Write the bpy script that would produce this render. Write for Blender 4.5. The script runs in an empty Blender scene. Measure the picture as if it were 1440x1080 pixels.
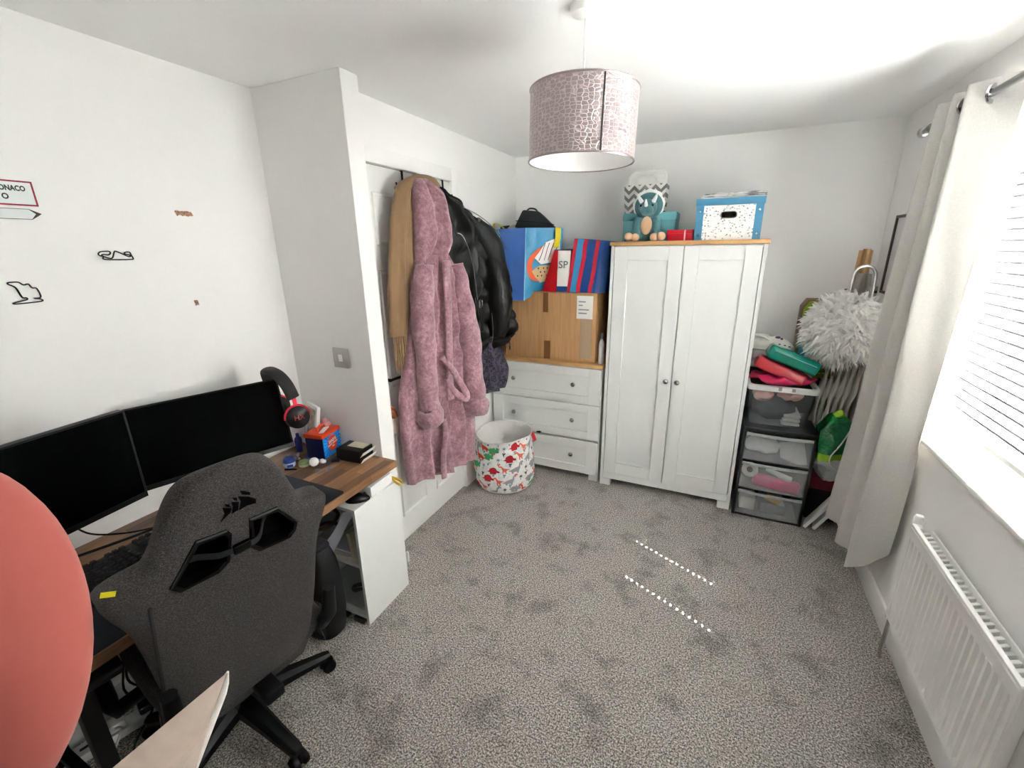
import bpy, bmesh, math, random
from mathutils import Vector, Matrix, noise
random.seed(7)
PI = math.pi
scene = bpy.context.scene
COL = scene.collection

# ------------------------------------------------------------------ camera, light, exposure
cd = bpy.data.cameras.new('camera'); cam = bpy.data.objects.new('camera', cd); COL.objects.link(cam)
cd.sensor_width = 36.0; cd.lens = 616.77 / 1440 * 36.0; cd.clip_start = 0.02
_r = Vector((0.90701, 0.42086, -0.01443)); _u = Vector((-0.11178, 0.27364, 0.95532)); _f = Vector((-0.40600, 0.86487, -0.29523))
cam.matrix_world = Matrix(((_r.x, _u.x, -_f.x, 1.961), (_r.y, _u.y, -_f.y, 0.0951), (_r.z, _u.z, -_f.z, 1.7161), (0, 0, 0, 1)))
scene.camera = cam

world = bpy.data.worlds.new('daylight'); scene.world = world; world.use_nodes = True
bg = world.node_tree.nodes['Background']; bg.inputs['Color'].default_value = (0.93, 0.97, 1.0, 1); bg.inputs['Strength'].default_value = 22.0
sd = bpy.data.lights.new('sun', 'SUN'); sd.energy = 170.0; sd.angle = 0.0045; sd.color = (1.0, 0.985, 0.965)
sun = bpy.data.objects.new('sun', sd); COL.objects.link(sun)
sun.rotation_euler = Vector((-0.905, 0.425, -1.26)).to_track_quat('-Z', 'Y').to_euler()
pd = bpy.data.lights.new('window_portal', 'AREA'); pd.shape = 'RECTANGLE'; pd.size = 1.75; pd.size_y = 1.2; pd.cycles.is_portal = True
po = bpy.data.objects.new('window_portal', pd); COL.objects.link(po); po.location = (3.16, 1.83, 1.53)
po.rotation_euler = Vector((-1, 0, 0)).to_track_quat('-Z', 'Z').to_euler()
scene.view_settings.view_transform = 'Standard'; scene.view_settings.look = 'None'
scene.view_settings.gamma = 1.0; scene.view_settings.use_curve_mapping = False
scene.view_settings.exposure = 1.13
scene.cycles.max_bounces = 12; scene.cycles.diffuse_bounces = 8; scene.cycles.glossy_bounces = 4
scene.cycles.transmission_bounces = 8; scene.cycles.transparent_max_bounces = 12
scene.cycles.caustics_reflective = False; scene.cycles.caustics_refractive = False
scene.cycles.sample_clamp_indirect = 40.0

# ------------------------------------------------------------------ materials
def lin(h, a=1.0):
    h = h.lstrip('#'); v = [int(h[i:i + 2], 16) / 255 for i in (0, 2, 4)]
    return tuple((c / 12.92 if c <= 0.04045 else ((c + 0.055) / 1.055) ** 2.4) for c in v) + (a,)
class N:
    """tiny node helper"""
    def __init__(s, name):
        s.m = bpy.data.materials.new(name); s.m.use_nodes = True; s.t = s.m.node_tree
        s.p = s.t.nodes['Principled BSDF']; s.out = s.t.nodes['Material Output']
        s.tc = s.t.nodes.new('ShaderNodeTexCoord')
    def n(s, ty, **kw):
        o = s.t.nodes.new('ShaderNode' + ty)
        for k, v in kw.items(): setattr(o, k, v)
        return o
    def l(s, a, b): s.t.links.new(a, b)
    def mapping(s, scale=(1, 1, 1), rot=(0, 0, 0), src='Object'):
        m = s.n('Mapping'); m.inputs['Scale'].default_value = scale; m.inputs['Rotation'].default_value = rot
        s.l(s.tc.outputs[src], m.inputs['Vector']); return m.outputs['Vector']
    def noise(s, scale, detail=3, vec=None, rough=0.55):
        o = s.n('TexNoise'); o.inputs['Scale'].default_value = scale; o.inputs['Detail'].default_value = detail; o.inputs['Roughness'].default_value = rough
        s.l(vec or s.tc.outputs['Object'], o.inputs['Vector']); return o.outputs['Fac']
    def vor(s, scale, feature='F1', vec=None, out='Distance', rnd=1.0):
        o = s.n('TexVoronoi', feature=feature); o.inputs['Scale'].default_value = scale; o.inputs['Randomness'].default_value = rnd
        s.l(vec or s.tc.outputs['Object'], o.inputs['Vector']); return o.outputs[out]
    def ramp(s, fac, stops, const=False):
        o = s.n('ValToRGB'); cr = o.color_ramp
        if const: cr.interpolation = 'CONSTANT'
        while len(cr.elements) < len(stops): cr.elements.new(0.5)
        for e, (p, c) in zip(cr.elements, stops): e.position = p; e.color = c if len(c) == 4 else tuple(c) + (1,)
        s.l(fac, o.inputs['Fac']); return o.outputs['Color']
    def mix(s, fac, a, b, mode='MIX'):
        o = s.n('Mix', data_type='RGBA', blend_type=mode)
        for k, v in ((0, fac), (6, a), (7, b)):
            if hasattr(v, 'is_output'): s.l(v, o.inputs[k])
            else: o.inputs[k].default_value = v
        return o.outputs[2]
    def math(s, op, a, b=0.0):
        o = s.n('Math', operation=op)
        for k, v in ((0, a), (1, b)):
            if hasattr(v, 'is_output'): s.l(v, o.inputs[k])
            else: o.inputs[k].default_value = v
        return o.outputs[0]
    def bump(s, h, strength=0.3, dist=0.01):
        o = s.n('Bump'); o.inputs['Strength'].default_value = strength; o.inputs['Distance'].default_value = dist
        s.l(h, o.inputs['Height']); s.l(o.outputs['Normal'], s.p.inputs['Normal'])
    def base(s, c):
        if hasattr(c, 'is_output'): s.l(c, s.p.inputs['Base Color'])
        else: s.p.inputs['Base Color'].default_value = c
    def set(s, rough=0.5, metal=0.0, spec=0.5, **kw):
        s.p.inputs['Roughness'].default_value = rough; s.p.inputs['Metallic'].default_value = metal
        s.p.inputs['Specular IOR Level'].default_value = spec
        for k, v in kw.items(): s.p.inputs[k].default_value = v
MATS = {}
def mat(name, c, rough=0.55, metal=0.0, spec=0.4, var=0.0, vscale=6, bump=0.0, bscale=80, bdist=0.003, sheen=0.0, alpha=1.0, coat=0.0):
    if name in MATS: return MATS[name]
    m = N(name); c4 = lin(c) if isinstance(c, str) else c
    if var:
        f = m.noise(vscale, 4)
        m.base(m.mix(f, tuple(x * (1 - var) for x in c4[:3]) + (1,), tuple(min(1, x * (1 + var)) for x in c4[:3]) + (1,)))
    else: m.base(c4)
    m.set(rough, metal, spec)
    if sheen: m.p.inputs['Sheen Weight'].default_value = sheen; m.p.inputs['Sheen Roughness'].default_value = 0.4
    if coat: m.p.inputs['Coat Weight'].default_value = coat
    if alpha < 1: m.p.inputs['Alpha'].default_value = alpha
    if bump: m.bump(m.noise(bscale, 3), bump, bdist)
    MATS[name] = m.m; return m.m

def special():
    # painted wall
    for nm, c in (('wall_paint', 'f3f2f0'), ('ceiling_paint', 'f6f6f5')):
        m = N(nm); f = m.noise(1.3, 2)
        m.base(m.mix(f, tuple(x * .985 for x in lin(c)[:3]) + (1,), lin(c))); m.set(0.75, 0, 0.25); m.bump(m.noise(140, 3), 0.05, 0.002); MATS[nm] = m.m
    # carpet
    m = N('carpet')
    fine = m.noise(330, 3, rough=0.7); mid = m.noise(150, 3)
    f = m.math('ADD', m.math('MULTIPLY', fine, 0.5), m.math('MULTIPLY', mid, 0.5))
    c1 = m.ramp(f, [(0.42, lin('332f2c')), (0.5, lin('a19990')), (0.58, lin('f4eee6'))])
    patch = m.noise(5.5, 7, rough=0.68)
    pm = m.ramp(patch, [(0.52, (1, 1, 1, 1)), (0.58, (.78, .775, .77, 1)), (0.66, (.58, .58, .57, 1))])
    m.base(m.mix(1.0, c1, pm, 'MULTIPLY')); m.set(0.95, 0, 0.1, **{'Sheen Weight': 0.25})
    m.bump(f, 0.9, 0.012); MATS['carpet'] = m.m
    # oak (light)
    m = N('oak'); v = m.mapping((2, 30, 30)); f = m.noise(1.6, 6, v, 0.6)
    m.base(m.ramp(f, [(0.3, lin('a87b4e')), (0.5, lin('c69a66')), (0.7, lin('d6ae7c'))])); m.set(0.5, 0, 0.35); MATS['oak'] = m.m
    # butcher block laminate worktop, staves along Y
    m = N('worktop'); v = m.mapping((1, 1, 1), (0, 0, PI / 2))
    b = m.n('TexBrick'); m.l(v, b.inputs['Vector']); b.offset = 0.37; b.offset_frequency = 2
    b.inputs['Scale'].default_value = 1.0; b.inputs['Brick Width'].default_value = 0.42; b.inputs['Row Height'].default_value = 0.043
    b.inputs['Mortar Size'].default_value = 0.0005; b.inputs['Mortar'].default_value = lin('3a2719')
    b.inputs['Color1'].default_value = lin('5d4230'); b.inputs['Color2'].default_value = lin('a97e58'); b.inputs['Bias'].default_value = 0.0
    g = m.noise(5, 6, m.mapping((30, 1.6, 30)), 0.6)
    m.base(m.mix(1.0, b.outputs['Color'], m.ramp(g, [(0.3, (.62, .6, .58, 1)), (0.7, (1.15, 1.12, 1.1, 1))]), 'MULTIPLY'))
    m.set(0.38, 0, 0.45); MATS['worktop'] = m.m
    # melange chair fabric
    m = N('chair_fabric'); a = m.noise(26, 3, m.mapping((40, 40, 8))); b_ = m.noise(26, 3, m.mapping((8, 8, 40)))
    f = m.math('MULTIPLY', m.math('ADD', a, b_), 0.5)
    m.base(m.ramp(f, [(0.36, lin('1a1818')), (0.5, lin('3a3736')), (0.64, lin('676261'))])); m.set(0.95, 0, 0.15, **{'Sheen Weight': 0.05}); m.bump(f, 0.35, 0.003); MATS['chair_fabric'] = m.m
    # curtain linen
    m = N('curtain_linen'); a = m.noise(30, 2, m.mapping((3, 3, 30))); b_ = m.noise(30, 2, m.mapping((30, 30, 3)))
    f = m.math('MULTIPLY', m.math('ADD', a, b_), 0.5)
    m.base(m.ramp(f, [(0.3, lin('c0bdb6')), (0.7, lin('d8d5cf'))])); m.set(0.9, 0, 0.1); m.bump(f, 0.25, 0.002)
    tr = m.n('BsdfTranslucent'); tr.inputs['Color'].default_value = lin('e6e2da'); mx = m.n('MixShader'); mx.inputs[0].default_value = 0.02
    m.l(m.p.outputs[0], mx.inputs[1]); m.l(tr.outputs[0], mx.inputs[2]); m.l(mx.outputs[0], m.out.inputs['Surface']); MATS['curtain_linen'] = m.m
    # translucent blind slat
    m = N('blind_slat'); m.base(lin('f4f4f2')); m.set(0.45, 0, 0.4)
    tr = m.n('BsdfTranslucent'); tr.inputs['Color'].default_value = (0.93, 0.93, 0.92, 1); mx = m.n('MixShader'); mx.inputs[0].default_value = 0.26
    m.l(m.p.outputs[0], mx.inputs[1]); m.l(tr.outputs[0], mx.inputs[2]); m.l(mx.outputs[0], m.out.inputs['Surface']); MATS['blind_slat'] = m.m
    # window glass: thin pane
    m = N('window_glass'); tp = m.n('BsdfTransparent'); gl = m.n('BsdfGlossy'); gl.inputs['Roughness'].default_value = 0.02
    mx = m.n('MixShader'); mx.inputs[0].default_value = 0.05; m.l(tp.outputs[0], mx.inputs[1]); m.l(gl.outputs[0], mx.inputs[2]); m.l(mx.outputs[0], m.out.inputs['Surface']); MATS['window_glass'] = m.m
    # clear plastics
    for nm, c, k, rg in (('clear_plastic', 'c9ced0', 0.16, 0.12), ('frosted_plastic', 'e2e4e4', 0.17, 0.25), ('smoke_plastic', '6b7278', 0.45, 0.12)):
        m = N(nm); m.base(lin(c)); m.set(rg, 0, 0.6); tp = m.n('BsdfTransparent'); tp.inputs['Color'].default_value = (.95, .96, .97, 1)
        mx = m.n('MixShader'); mx.inputs[0].default_value = k; m.l(tp.outputs[0], mx.inputs[1]); m.l(m.p.outputs[0], mx.inputs[2]); m.l(mx.outputs[0], m.out.inputs['Surface']); MATS[nm] = m.m
    # crocodile embossed lampshade (UV: u around, v up)
    m = N('croc_shade'); v = m.mapping((64, 20, 1), src='UV'); d = m.n('TexVoronoi', feature='DISTANCE_TO_EDGE'); d.inputs['Scale'].default_value = 1.0; d.inputs['Randomness'].default_value = 0.55
    m.l(v, d.inputs['Vector']); e = m.ramp(d.outputs['Distance'], [(0.0, (0, 0, 0, 1)), (0.12, (1, 1, 1, 1))])
    m.base(m.mix(e, lin('d9c9c8'), lin('b3a5a5'))); m.set(0.3, 0.65, 0.6); m.bump(e, 0.5, 0.004); MATS['croc_shade'] = m.m
    # bathrobe plush
    m = N('plush_pink'); f = m.noise(11, 5, rough=0.75); g = m.noise(48, 4, rough=0.7)
    m.base(m.ramp(m.math('MULTIPLY', m.math('ADD', f, g), 0.5), [(0.36, lin('85606b')), (0.5, lin('a57c86')), (0.64, lin('c79fa8'))])); m.set(0.95, 0, 0.1, **{'Sheen Weight': 0.5}); m.bump(m.math('ADD', g, f), 0.8, 0.010); MATS['plush_pink'] = m.m
    # leopard
    m = N('leopard'); d = m.vor(38, 'F1'); a = m.ramp(d, [(0.0, lin('3c3746')), (0.33, lin('151418')), (0.5, lin('151418')), (0.53, lin('4a4456'))], True)
    m.base(a); m.set(0.7, 0, 0.3); MATS['leopard'] = m.m
    # black puffer nylon / leather
    m = N('puffer_nylon'); f = m.noise(14, 4); m.base(lin('0d0d0d')); m.set(0.4, 0, 0.28); m.bump(f, 0.5, 0.02); MATS['puffer_nylon'] = m.m
    m = N('black_leather'); f = m.noise(220, 2); m.base(lin('0c0d0c')); m.set(0.3, 0, 0.36); m.bump(m.math('ADD', f, m.noise(11, 4)), 0.35, 0.01); MATS['black_leather'] = m.m
    # cardboard
    m = N('cardboard'); f = m.noise(8, 4, m.mapping((14, 14, 0.6))); m.base(m.ramp(f, [(0.3, lin('b58a5e')), (0.7, lin('c99f72'))])); m.set(0.85, 0, 0.15); MATS['cardboard'] = m.m
    # shopping bag woven plastics
    for nm, c in (('bag_violet', '4a76c4'), ('bag_cyan', '2c95c6'), ('bag_navy', '0f4a94'), ('bag_sky', '3c9ad2'), ('bag_red', 'd2131f'), ('bag_stripe', 'd81f3c')):
        m = N(nm); f = m.noise(7, 4); c4 = lin(c)
        m.base(m.mix(f, tuple(x * .75 for x in c4[:3]) + (1,), tuple(min(1, x * 1.2) for x in c4[:3]) + (1,))); m.set(0.35, 0, 0.5); m.bump(f, 0.5, 0.03); MATS[nm] = m.m
    # speckled storage box paper: small dark motifs on white
    m = N('motif_paper'); v1 = m.vor(58, 'F1'); a = m.ramp(v1, [(0.0, (0, 0, 0, 1)), (0.23, (0, 0, 0, 1)), (0.27, (1, 1, 1, 1))])
    o = m.n('TexVoronoi'); o.inputs['Scale'].default_value = 58; m.l(m.tc.outputs['Object'], o.inputs['Vector'])
    cc = m.ramp(o.outputs['Color'], [(0.0, lin('63666d')), (0.5, lin('8f939a')), (0.8, lin('bd8a84'))], True)
    v2 = m.vor(30, 'DISTANCE_TO_EDGE'); m2 = m.ramp(m.vor(34, 'F1', m.mapping((1, 1, 2.6), (0, .6, 0))), [(0.0, (0, 0, 0, 1)), (0.2, (0, 0, 0, 1)), (0.24, (1, 1, 1, 1))])
    m.base(m.mix(m2, lin('b3b6ba'), m.mix(a, cc, lin('f1f0ee')))); m.set(0.6, 0, 0.3); MATS['motif_paper'] = m.m
    # chevron (built along X, Z): zigzag bands
    m = N('chevron'); sx = m.n('SeparateXYZ'); m.l(m.tc.outputs['Object'], sx.inputs[0])
    tri = m.math('PINGPONG', sx.outputs['X'], 0.034); h = m.math('ADD', sx.outputs['Z'], tri); fr = m.math('FRACT', m.math('DIVIDE', h, 0.05))
    m.base(m.ramp(fr, [(0.0, lin('8d8a88')), (0.5, lin('eeedea'))], True)); m.set(0.8, 0, 0.2); MATS['chevron'] = m.m
    # laundry bag canvas: white with faint pastel sketch marks
    m = N('bag_canvas'); a = m.ramp(m.noise(30, 3), [(0.0, lin('f2f0ee')), (0.56, lin('f2f0ee')), (0.6, lin('cfd9d4')), (0.64, lin('f0efed')), (0.7, lin('d8d3e0')), (0.74, lin('f2f0ee'))])
    m.base(a); m.set(0.85, 0, 0.15); m.bump(m.noise(10, 3), 0.3, 0.02); MATS['bag_canvas'] = m.m
    # stacked printed papers edge
    m = N('magazine_print'); m.base(m.ramp(m.noise(14, 4, m.mapping((1, 2, 1))), [(0.35, lin('4a4543')), (0.5, lin('cfcac4')), (0.65, lin('efece8'))])); m.set(0.4, 0, 0.4); MATS['magazine_print'] = m.m
    # photo print
    m = N('photo_print'); m.base(m.ramp(m.noise(16, 3), [(0.3, lin('4a5a80')), (0.45, lin('b09678')), (0.6, lin('d9d2c2')), (0.75, lin('6d7a58'))])); m.set(0.3, 0, 0.5); MATS['photo_print'] = m.m
special()
# ------------------------------------------------------------------ mesh helpers
def T(x=0, y=0, z=0): return Matrix.Translation((x, y, z))
def RX(a): return Matrix.Rotation(a, 4, 'X')
def RY(a): return Matrix.Rotation(a, 4, 'Y')
def RZ(a): return Matrix.Rotation(a, 4, 'Z')
def frame(o, ex, ey, ez):
    return Matrix(((ex[0], ey[0], ez[0], o[0]), (ex[1], ey[1], ez[1], o[1]), (ex[2], ey[2], ez[2], o[2]), (0, 0, 0, 1)))
def lerp(a, b, t): return a + (b - a) * t
def smooth_path(pts, n=8, closed=False):
    """Catmull-Rom through the points"""
    P = [Vector(p) for p in pts]; out = []; m = len(P)
    rng = range(m) if closed else range(m - 1)
    for i in rng:
        if closed: p0, p1, p2, p3 = P[i - 1], P[i], P[(i + 1) % m], P[(i + 2) % m]
        else: p0, p1, p2, p3 = P[max(i - 1, 0)], P[i], P[i + 1], P[min(i + 2, m - 1)]
        for k in range(n):
            t = k / n
            out.append(0.5 * ((2 * p1) + (p2 - p0) * t + (2 * p0 - 5 * p1 + 4 * p2 - p3) * t * t + (3 * p1 - p0 - 3 * p2 + p3) * t ** 3))
    if not closed: out.append(P[-1])
    return out
def rows_interp(rows, n):
    """smooth interpolation of tuples along the list"""
    P = smooth_rows = []; m = len(rows)
    for k in range(n):
        f = k / (n - 1) * (m - 1); i = min(int(f), m - 2); t = f - i
        r0, r1, r2, r3 = rows[max(i - 1, 0)], rows[i], rows[i + 1], rows[min(i + 2, m - 1)]
        P.append(tuple(0.5 * (2 * b + (c - a) * t + (2 * a - 5 * b + 4 * c - d) * t * t + (3 * b - a - 3 * c + d) * t ** 3) for a, b, c, d in zip(r0, r1, r2, r3)))
    return P
class B:
    def __init__(s): s.bm = bmesh.new()
    def _merge(s, t, M=None):
        if M is not None: t.transform(M)
        me = bpy.data.meshes.new('tmp'); t.to_mesh(me); t.free(); s.bm.from_mesh(me); bpy.data.meshes.remove(me); return s
    def box(s, x0, x1, y0, y1, z0, z1, bev=0.0, seg=2, M=None):
        t = bmesh.new(); v = [t.verts.new((x, y, z)) for z in (z0, z1) for x, y in ((x0, y0), (x1, y0), (x1, y1), (x0, y1))]
        for f in ((3, 2, 1, 0), (4, 5, 6, 7), (0, 1, 5, 4), (1, 2, 6, 5), (2, 3, 7, 6), (3, 0, 4, 7)): t.faces.new([v[i] for i in f])
        bmesh.ops.recalc_face_normals(t, faces=t.faces)
        if bev: bmesh.ops.bevel(t, geom=list(t.edges), offset=bev, segments=seg, affect='EDGES', profile=0.5)
        return s._merge(t, M)
    def loft(s, rings, cap=True, closed=False, M=None):
        t = bmesh.new(); R = [[t.verts.new(p) for p in r] for r in rings]; n = len(R[0])
        for a, b in zip(R, R[1:] + ([R[0]] if closed else [])):
            for i in range(n): t.faces.new((a[i], a[(i + 1) % n], b[(i + 1) % n], b[i]))
        if cap and not closed: t.faces.new(R[0][::-1]); t.faces.new(R[-1])
        bmesh.ops.recalc_face_normals(t, faces=t.faces); return s._merge(t, M)
    def sheet(s, rows, M=None):
        t = bmesh.new(); R = [[t.verts.new(p) for p in r] for r in rows]
        for a, b in zip(R, R[1:]):
            for i in range(len(a) - 1): t.faces.new((a[i], a[i + 1], b[i + 1], b[i]))
        bmesh.ops.recalc_face_normals(t, faces=t.faces); return s._merge(t, M)
    def solid_sheet(s, rows, th, M=None):
        """sheet thickened along its normals"""
        t = bmesh.new(); R = [[t.verts.new(p) for p in r] for r in rows]
        for a, b in zip(R, R[1:]):
            for i in range(len(a) - 1): t.faces.new((a[i], a[i + 1], b[i + 1], b[i]))
        bmesh.ops.recalc_face_normals(t, faces=t.faces)
        bmesh.ops.solidify(t, geom=list(t.faces), thickness=th); return s._merge(t, M)
    def tube(s, pts, r, seg=8, closed=False, M=None):
        P = [Vector(p) for p in pts]; n = len(P); rr = r if isinstance(r, (list, tuple)) else [r] * n; rings = []; up = None
        for i in range(n):
            d = (P[(i + 1) % n] - P[i - 1]) if closed else (P[min(i + 1, n - 1)] - P[max(i - 1, 0)])
            d = d.normalized() if d.length > 1e-9 else Vector((0, 0, 1))
            if up is None: up = Vector((0, 0, 1)) if abs(d.z) < 0.9 else Vector((1, 0, 0))
            a = d.cross(up); a = a.normalized() if a.length > 1e-6 else d.orthogonal().normalized(); up = a.cross(d).normalized()
            rings.append([P[i] + rr[i] * (math.cos(2 * PI * k / seg) * a + math.sin(2 * PI * k / seg) * up) for k in range(seg)])
        return s.loft(rings, True, closed, M)
    def cyl(s, p0, p1, r0, r1=None, seg=20, M=None): return s.tube([p0, p1], [r0, r0 if r1 is None else r1], seg, M=M)
    def lathe(s, prof, seg=32, c=(0, 0, 0), M=None, closed=False):
        rings = [[Vector((c[0] + r * math.cos(2 * PI * k / seg), c[1] + r * math.sin(2 * PI * k / seg), c[2] + z)) for k in range(seg)] for r, z in prof]
        return s.loft(rings, not closed, closed, M)
    def prism(s, poly, h, M=None, bev=0.0):
        """polygon in local XY extruded 0..h along Z"""
        t = bmesh.new(); lo = [t.verts.new((x, y, 0)) for x, y in poly]; hi = [t.verts.new((x, y, h)) for x, y in poly]; n = len(poly)
        t.faces.new(lo[::-1]); t.faces.new(hi)
        for i in range(n): t.faces.new((lo[i], lo[(i + 1) % n], hi[(i + 1) % n], hi[i]))
        bmesh.ops.recalc_face_normals(t, faces=t.faces)
        if bev: bmesh.ops.bevel(t, geom=list(t.edges), offset=bev, segments=2, affect='EDGES', profile=0.5)
        return s._merge(t, M)
    def ball(s, c, r, seg=16, M=None):
        t = bmesh.new(); bmesh.ops.create_uvsphere(t, u_segments=seg, v_segments=max(6, seg // 2), radius=1.0)
        rr = r if isinstance(r, (tuple, list)) else (r, r, r)
        for v in t.verts: v.co = Vector((v.co.x * rr[0], v.co.y * rr[1], v.co.z * rr[2]))
        return s._merge(t, T(*c) @ (M or Matrix()))
    def crumple(s, amp, scale, seed=0.0, keep=None):
        for v in s.bm.verts:
            if keep and keep(v.co): continue
            d = noise.noise_vector(v.co * scale + Vector((seed, seed * 1.7, -seed))); v.co += d * amp
        return s
    def text(s, body, size, M, ext=0.0006, bold=0.0, ax='CENTER'):
        c = bpy.data.curves.new('txt', 'FONT'); c.body = body; c.size = size; c.extrude = ext; c.offset = bold; c.align_x = ax; c.align_y = 'CENTER'; c.resolution_u = 3
        o = bpy.data.objects.new('txt', c); COL.objects.link(o); dg = bpy.context.evaluated_depsgraph_get(); me = bpy.data.meshes.new_from_object(o.evaluated_get(dg))
        t = bmesh.new(); t.from_mesh(me); bpy.data.objects.remove(o); bpy.data.curves.remove(c); bpy.data.meshes.remove(me); return s._merge(t, M)
    def mesh(s, name, m, smooth=40):
        me = bpy.data.meshes.new(name); s.bm.to_mesh(me); s.bm.free(); me.materials.append(MATS[m] if isinstance(m, str) else m)
        if smooth: me.shade_smooth(); me.set_sharp_from_angle(angle=math.radians(smooth))
        return me
ROOT = {}
def tag(o, label=None, cat=None, group=None, kind=None):
    for k, v in (('label', label), ('category', cat), ('group', group), ('kind', kind)):
        if v: o[k] = v
    return o
def thing(name, label, cat, loc, group=None):
    o = bpy.data.objects.new(name, None); COL.objects.link(o); o.location = loc; o.empty_display_size = 0.05; ROOT[o.name] = Vector(loc)
    return tag(o, label, cat, group)
def part(name, b, m, parent, smooth=40, label=None, kind=None):
    """a mesh built in room coordinates, hung under its thing or part"""
    me = b.mesh(name, m, smooth) if isinstance(b, B) else b
    o = bpy.data.objects.new(name, me); COL.objects.link(o)
    off = ROOT[parent.name]; me.transform(Matrix.Translation(-off)); o.parent = parent; ROOT[o.name] = off
    return tag(o, label, None, None, kind)
def piece(name, me, parent, loc, rot=None):
    """a copy of a shared mesh placed in room coordinates"""
    o = bpy.data.objects.new(name, me); COL.objects.link(o); o.parent = parent; o.location = Vector(loc) - ROOT[parent.name]
    if rot: o.rotation_euler = rot
    ROOT[o.name] = Vector(loc); return o
def solo(name, b, m, label, cat, base, group=None, smooth=40):
    """a thing that is one mesh, origin at its base"""
    me = b.mesh(name, m, smooth); me.transform(Matrix.Translation(-Vector(base)))
    o = bpy.data.objects.new(name, me); COL.objects.link(o); o.location = base; ROOT[o.name] = Vector(base); return tag(o, label, cat, group)
def struct(name, b, m, label=None, smooth=30):
    o = bpy.data.objects.new(name, b.mesh(name, m, smooth)); COL.objects.link(o); ROOT[o.name] = Vector((0, 0, 0)); return tag(o, label, None, None, 'structure')
def remeshed(b, voxel, smooth_it=3):
    """fuse overlapping shapes into one continuous skin"""
    me = bpy.data.meshes.new('f'); b.bm.to_mesh(me); b.bm.free(); o = bpy.data.objects.new('f', me); COL.objects.link(o)
    r = o.modifiers.new('r', 'REMESH'); r.mode = 'VOXEL'; r.voxel_size = voxel
    s = o.modifiers.new('s', 'SMOOTH'); s.factor = 0.6; s.iterations = smooth_it
    dg = bpy.context.evaluated_depsgraph_get(); m2 = bpy.data.meshes.new_from_object(o.evaluated_get(dg)); out = B(); out.bm.from_mesh(m2)
    bpy.data.objects.remove(o); bpy.data.meshes.remove(me); bpy.data.meshes.remove(m2); return out
def rrect(w, h, r, n=4):
    out = []
    for cx, cy, a0 in ((w / 2 - r, h / 2 - r, 0), (-w / 2 + r, h / 2 - r, PI / 2), (-w / 2 + r, -h / 2 + r, PI), (w / 2 - r, -h / 2 + r, 1.5 * PI)):
        out += [(cx + r * math.cos(a0 + PI / 2 * k / n), cy + r * math.sin(a0 + PI / 2 * k / n)) for k in range(n + 1)]
    return out
def M_front(x, y, z): return frame((x, y, z), (1, 0, 0), (0, 0, 1), (0, -1, 0))     # local XY -> room XZ, facing -Y
def M_east(x, y, z): return frame((x, y, z), (0, 1, 0), (0, 0, 1), (1, 0, 0))       # local XY -> room YZ, facing +X

# ------------------------------------------------------------------ the room shell
W, D, H = 2.824, 3.589, 2.4
YS, ST, XS, XD = 1.622, 0.097, 0.523, 0.381
YF = -0.95
WY0, WY1, WZ0, WZ1, WXO = 0.95, 2.70, 0.938, 2.06, 3.12
for n_, c_, r_ in (('white_gloss', 'f2f1ef', .35), ('white_satin', 'e6e6e3', .45), ('upvc', 'f6f6f4', .3)): mat(n_, c_, r_)
floor = struct('floor', B().box(0, W, YF, D, -0.06, 0), 'carpet', 'grey cut pile carpet with brushed patches')
struct('ceiling', B().box(-.1, W + .3, YF - .1, D + .1, H, H + .08), 'ceiling_paint')
struct('wall_left', B().box(-.1, 0, YF, D + .1, 0, H), 'wall_paint')
struct('wall_stub', B().box(0, XS, YS, YS + ST, 0, H, 0.002, 1), 'wall_paint')
DY0, DY1, DZ = 1.795, 2.605, 2.115
struct('wall_door', B().box(XD - .12, XD, YS + ST, DY0, 0, H).box(XD - .12, XD, DY1, D, 0, H).box(XD - .12, XD, DY0, DY1, DZ, H).box(0, XD - .12, YS + ST, D, 0, H), 'wall_paint')
struct('wall_back', B().box(0, W + .3, D, D + .1, 0, H), 'wall_paint')
struct('wall_right', B().box(W, WXO, YF, WY0, 0, H).box(W, WXO, WY1, D + .1, 0, H).box(W, WXO, WY0, WY1, 0, WZ0 - .02).box(W, WXO, WY0, WY1, WZ1, H), 'wall_paint')
struct('wall_front', B().box(0, W, YF - .1, YF, 0, H), 'wall_paint')
def skirt(name, x0, x1, y0, y1): return struct(name, B().box(x0, x1, y0, y1, 0, .115, .004, 2), 'white_gloss')
skirt('baseboard_left', 0, .016, YF, YS); skirt('baseboard_stub', .016, XS + .012, YS - .014, YS)
skirt('baseboard_right', W - .016, W, YF, D); skirt('baseboard_back', XD, W - .016, D - .016, D)
skirt('baseboard_door', XD, XD + .016, DY1 + .07, D - .016); skirt('baseboard_front', .016, W - .016, YF, YF + .016)
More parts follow.
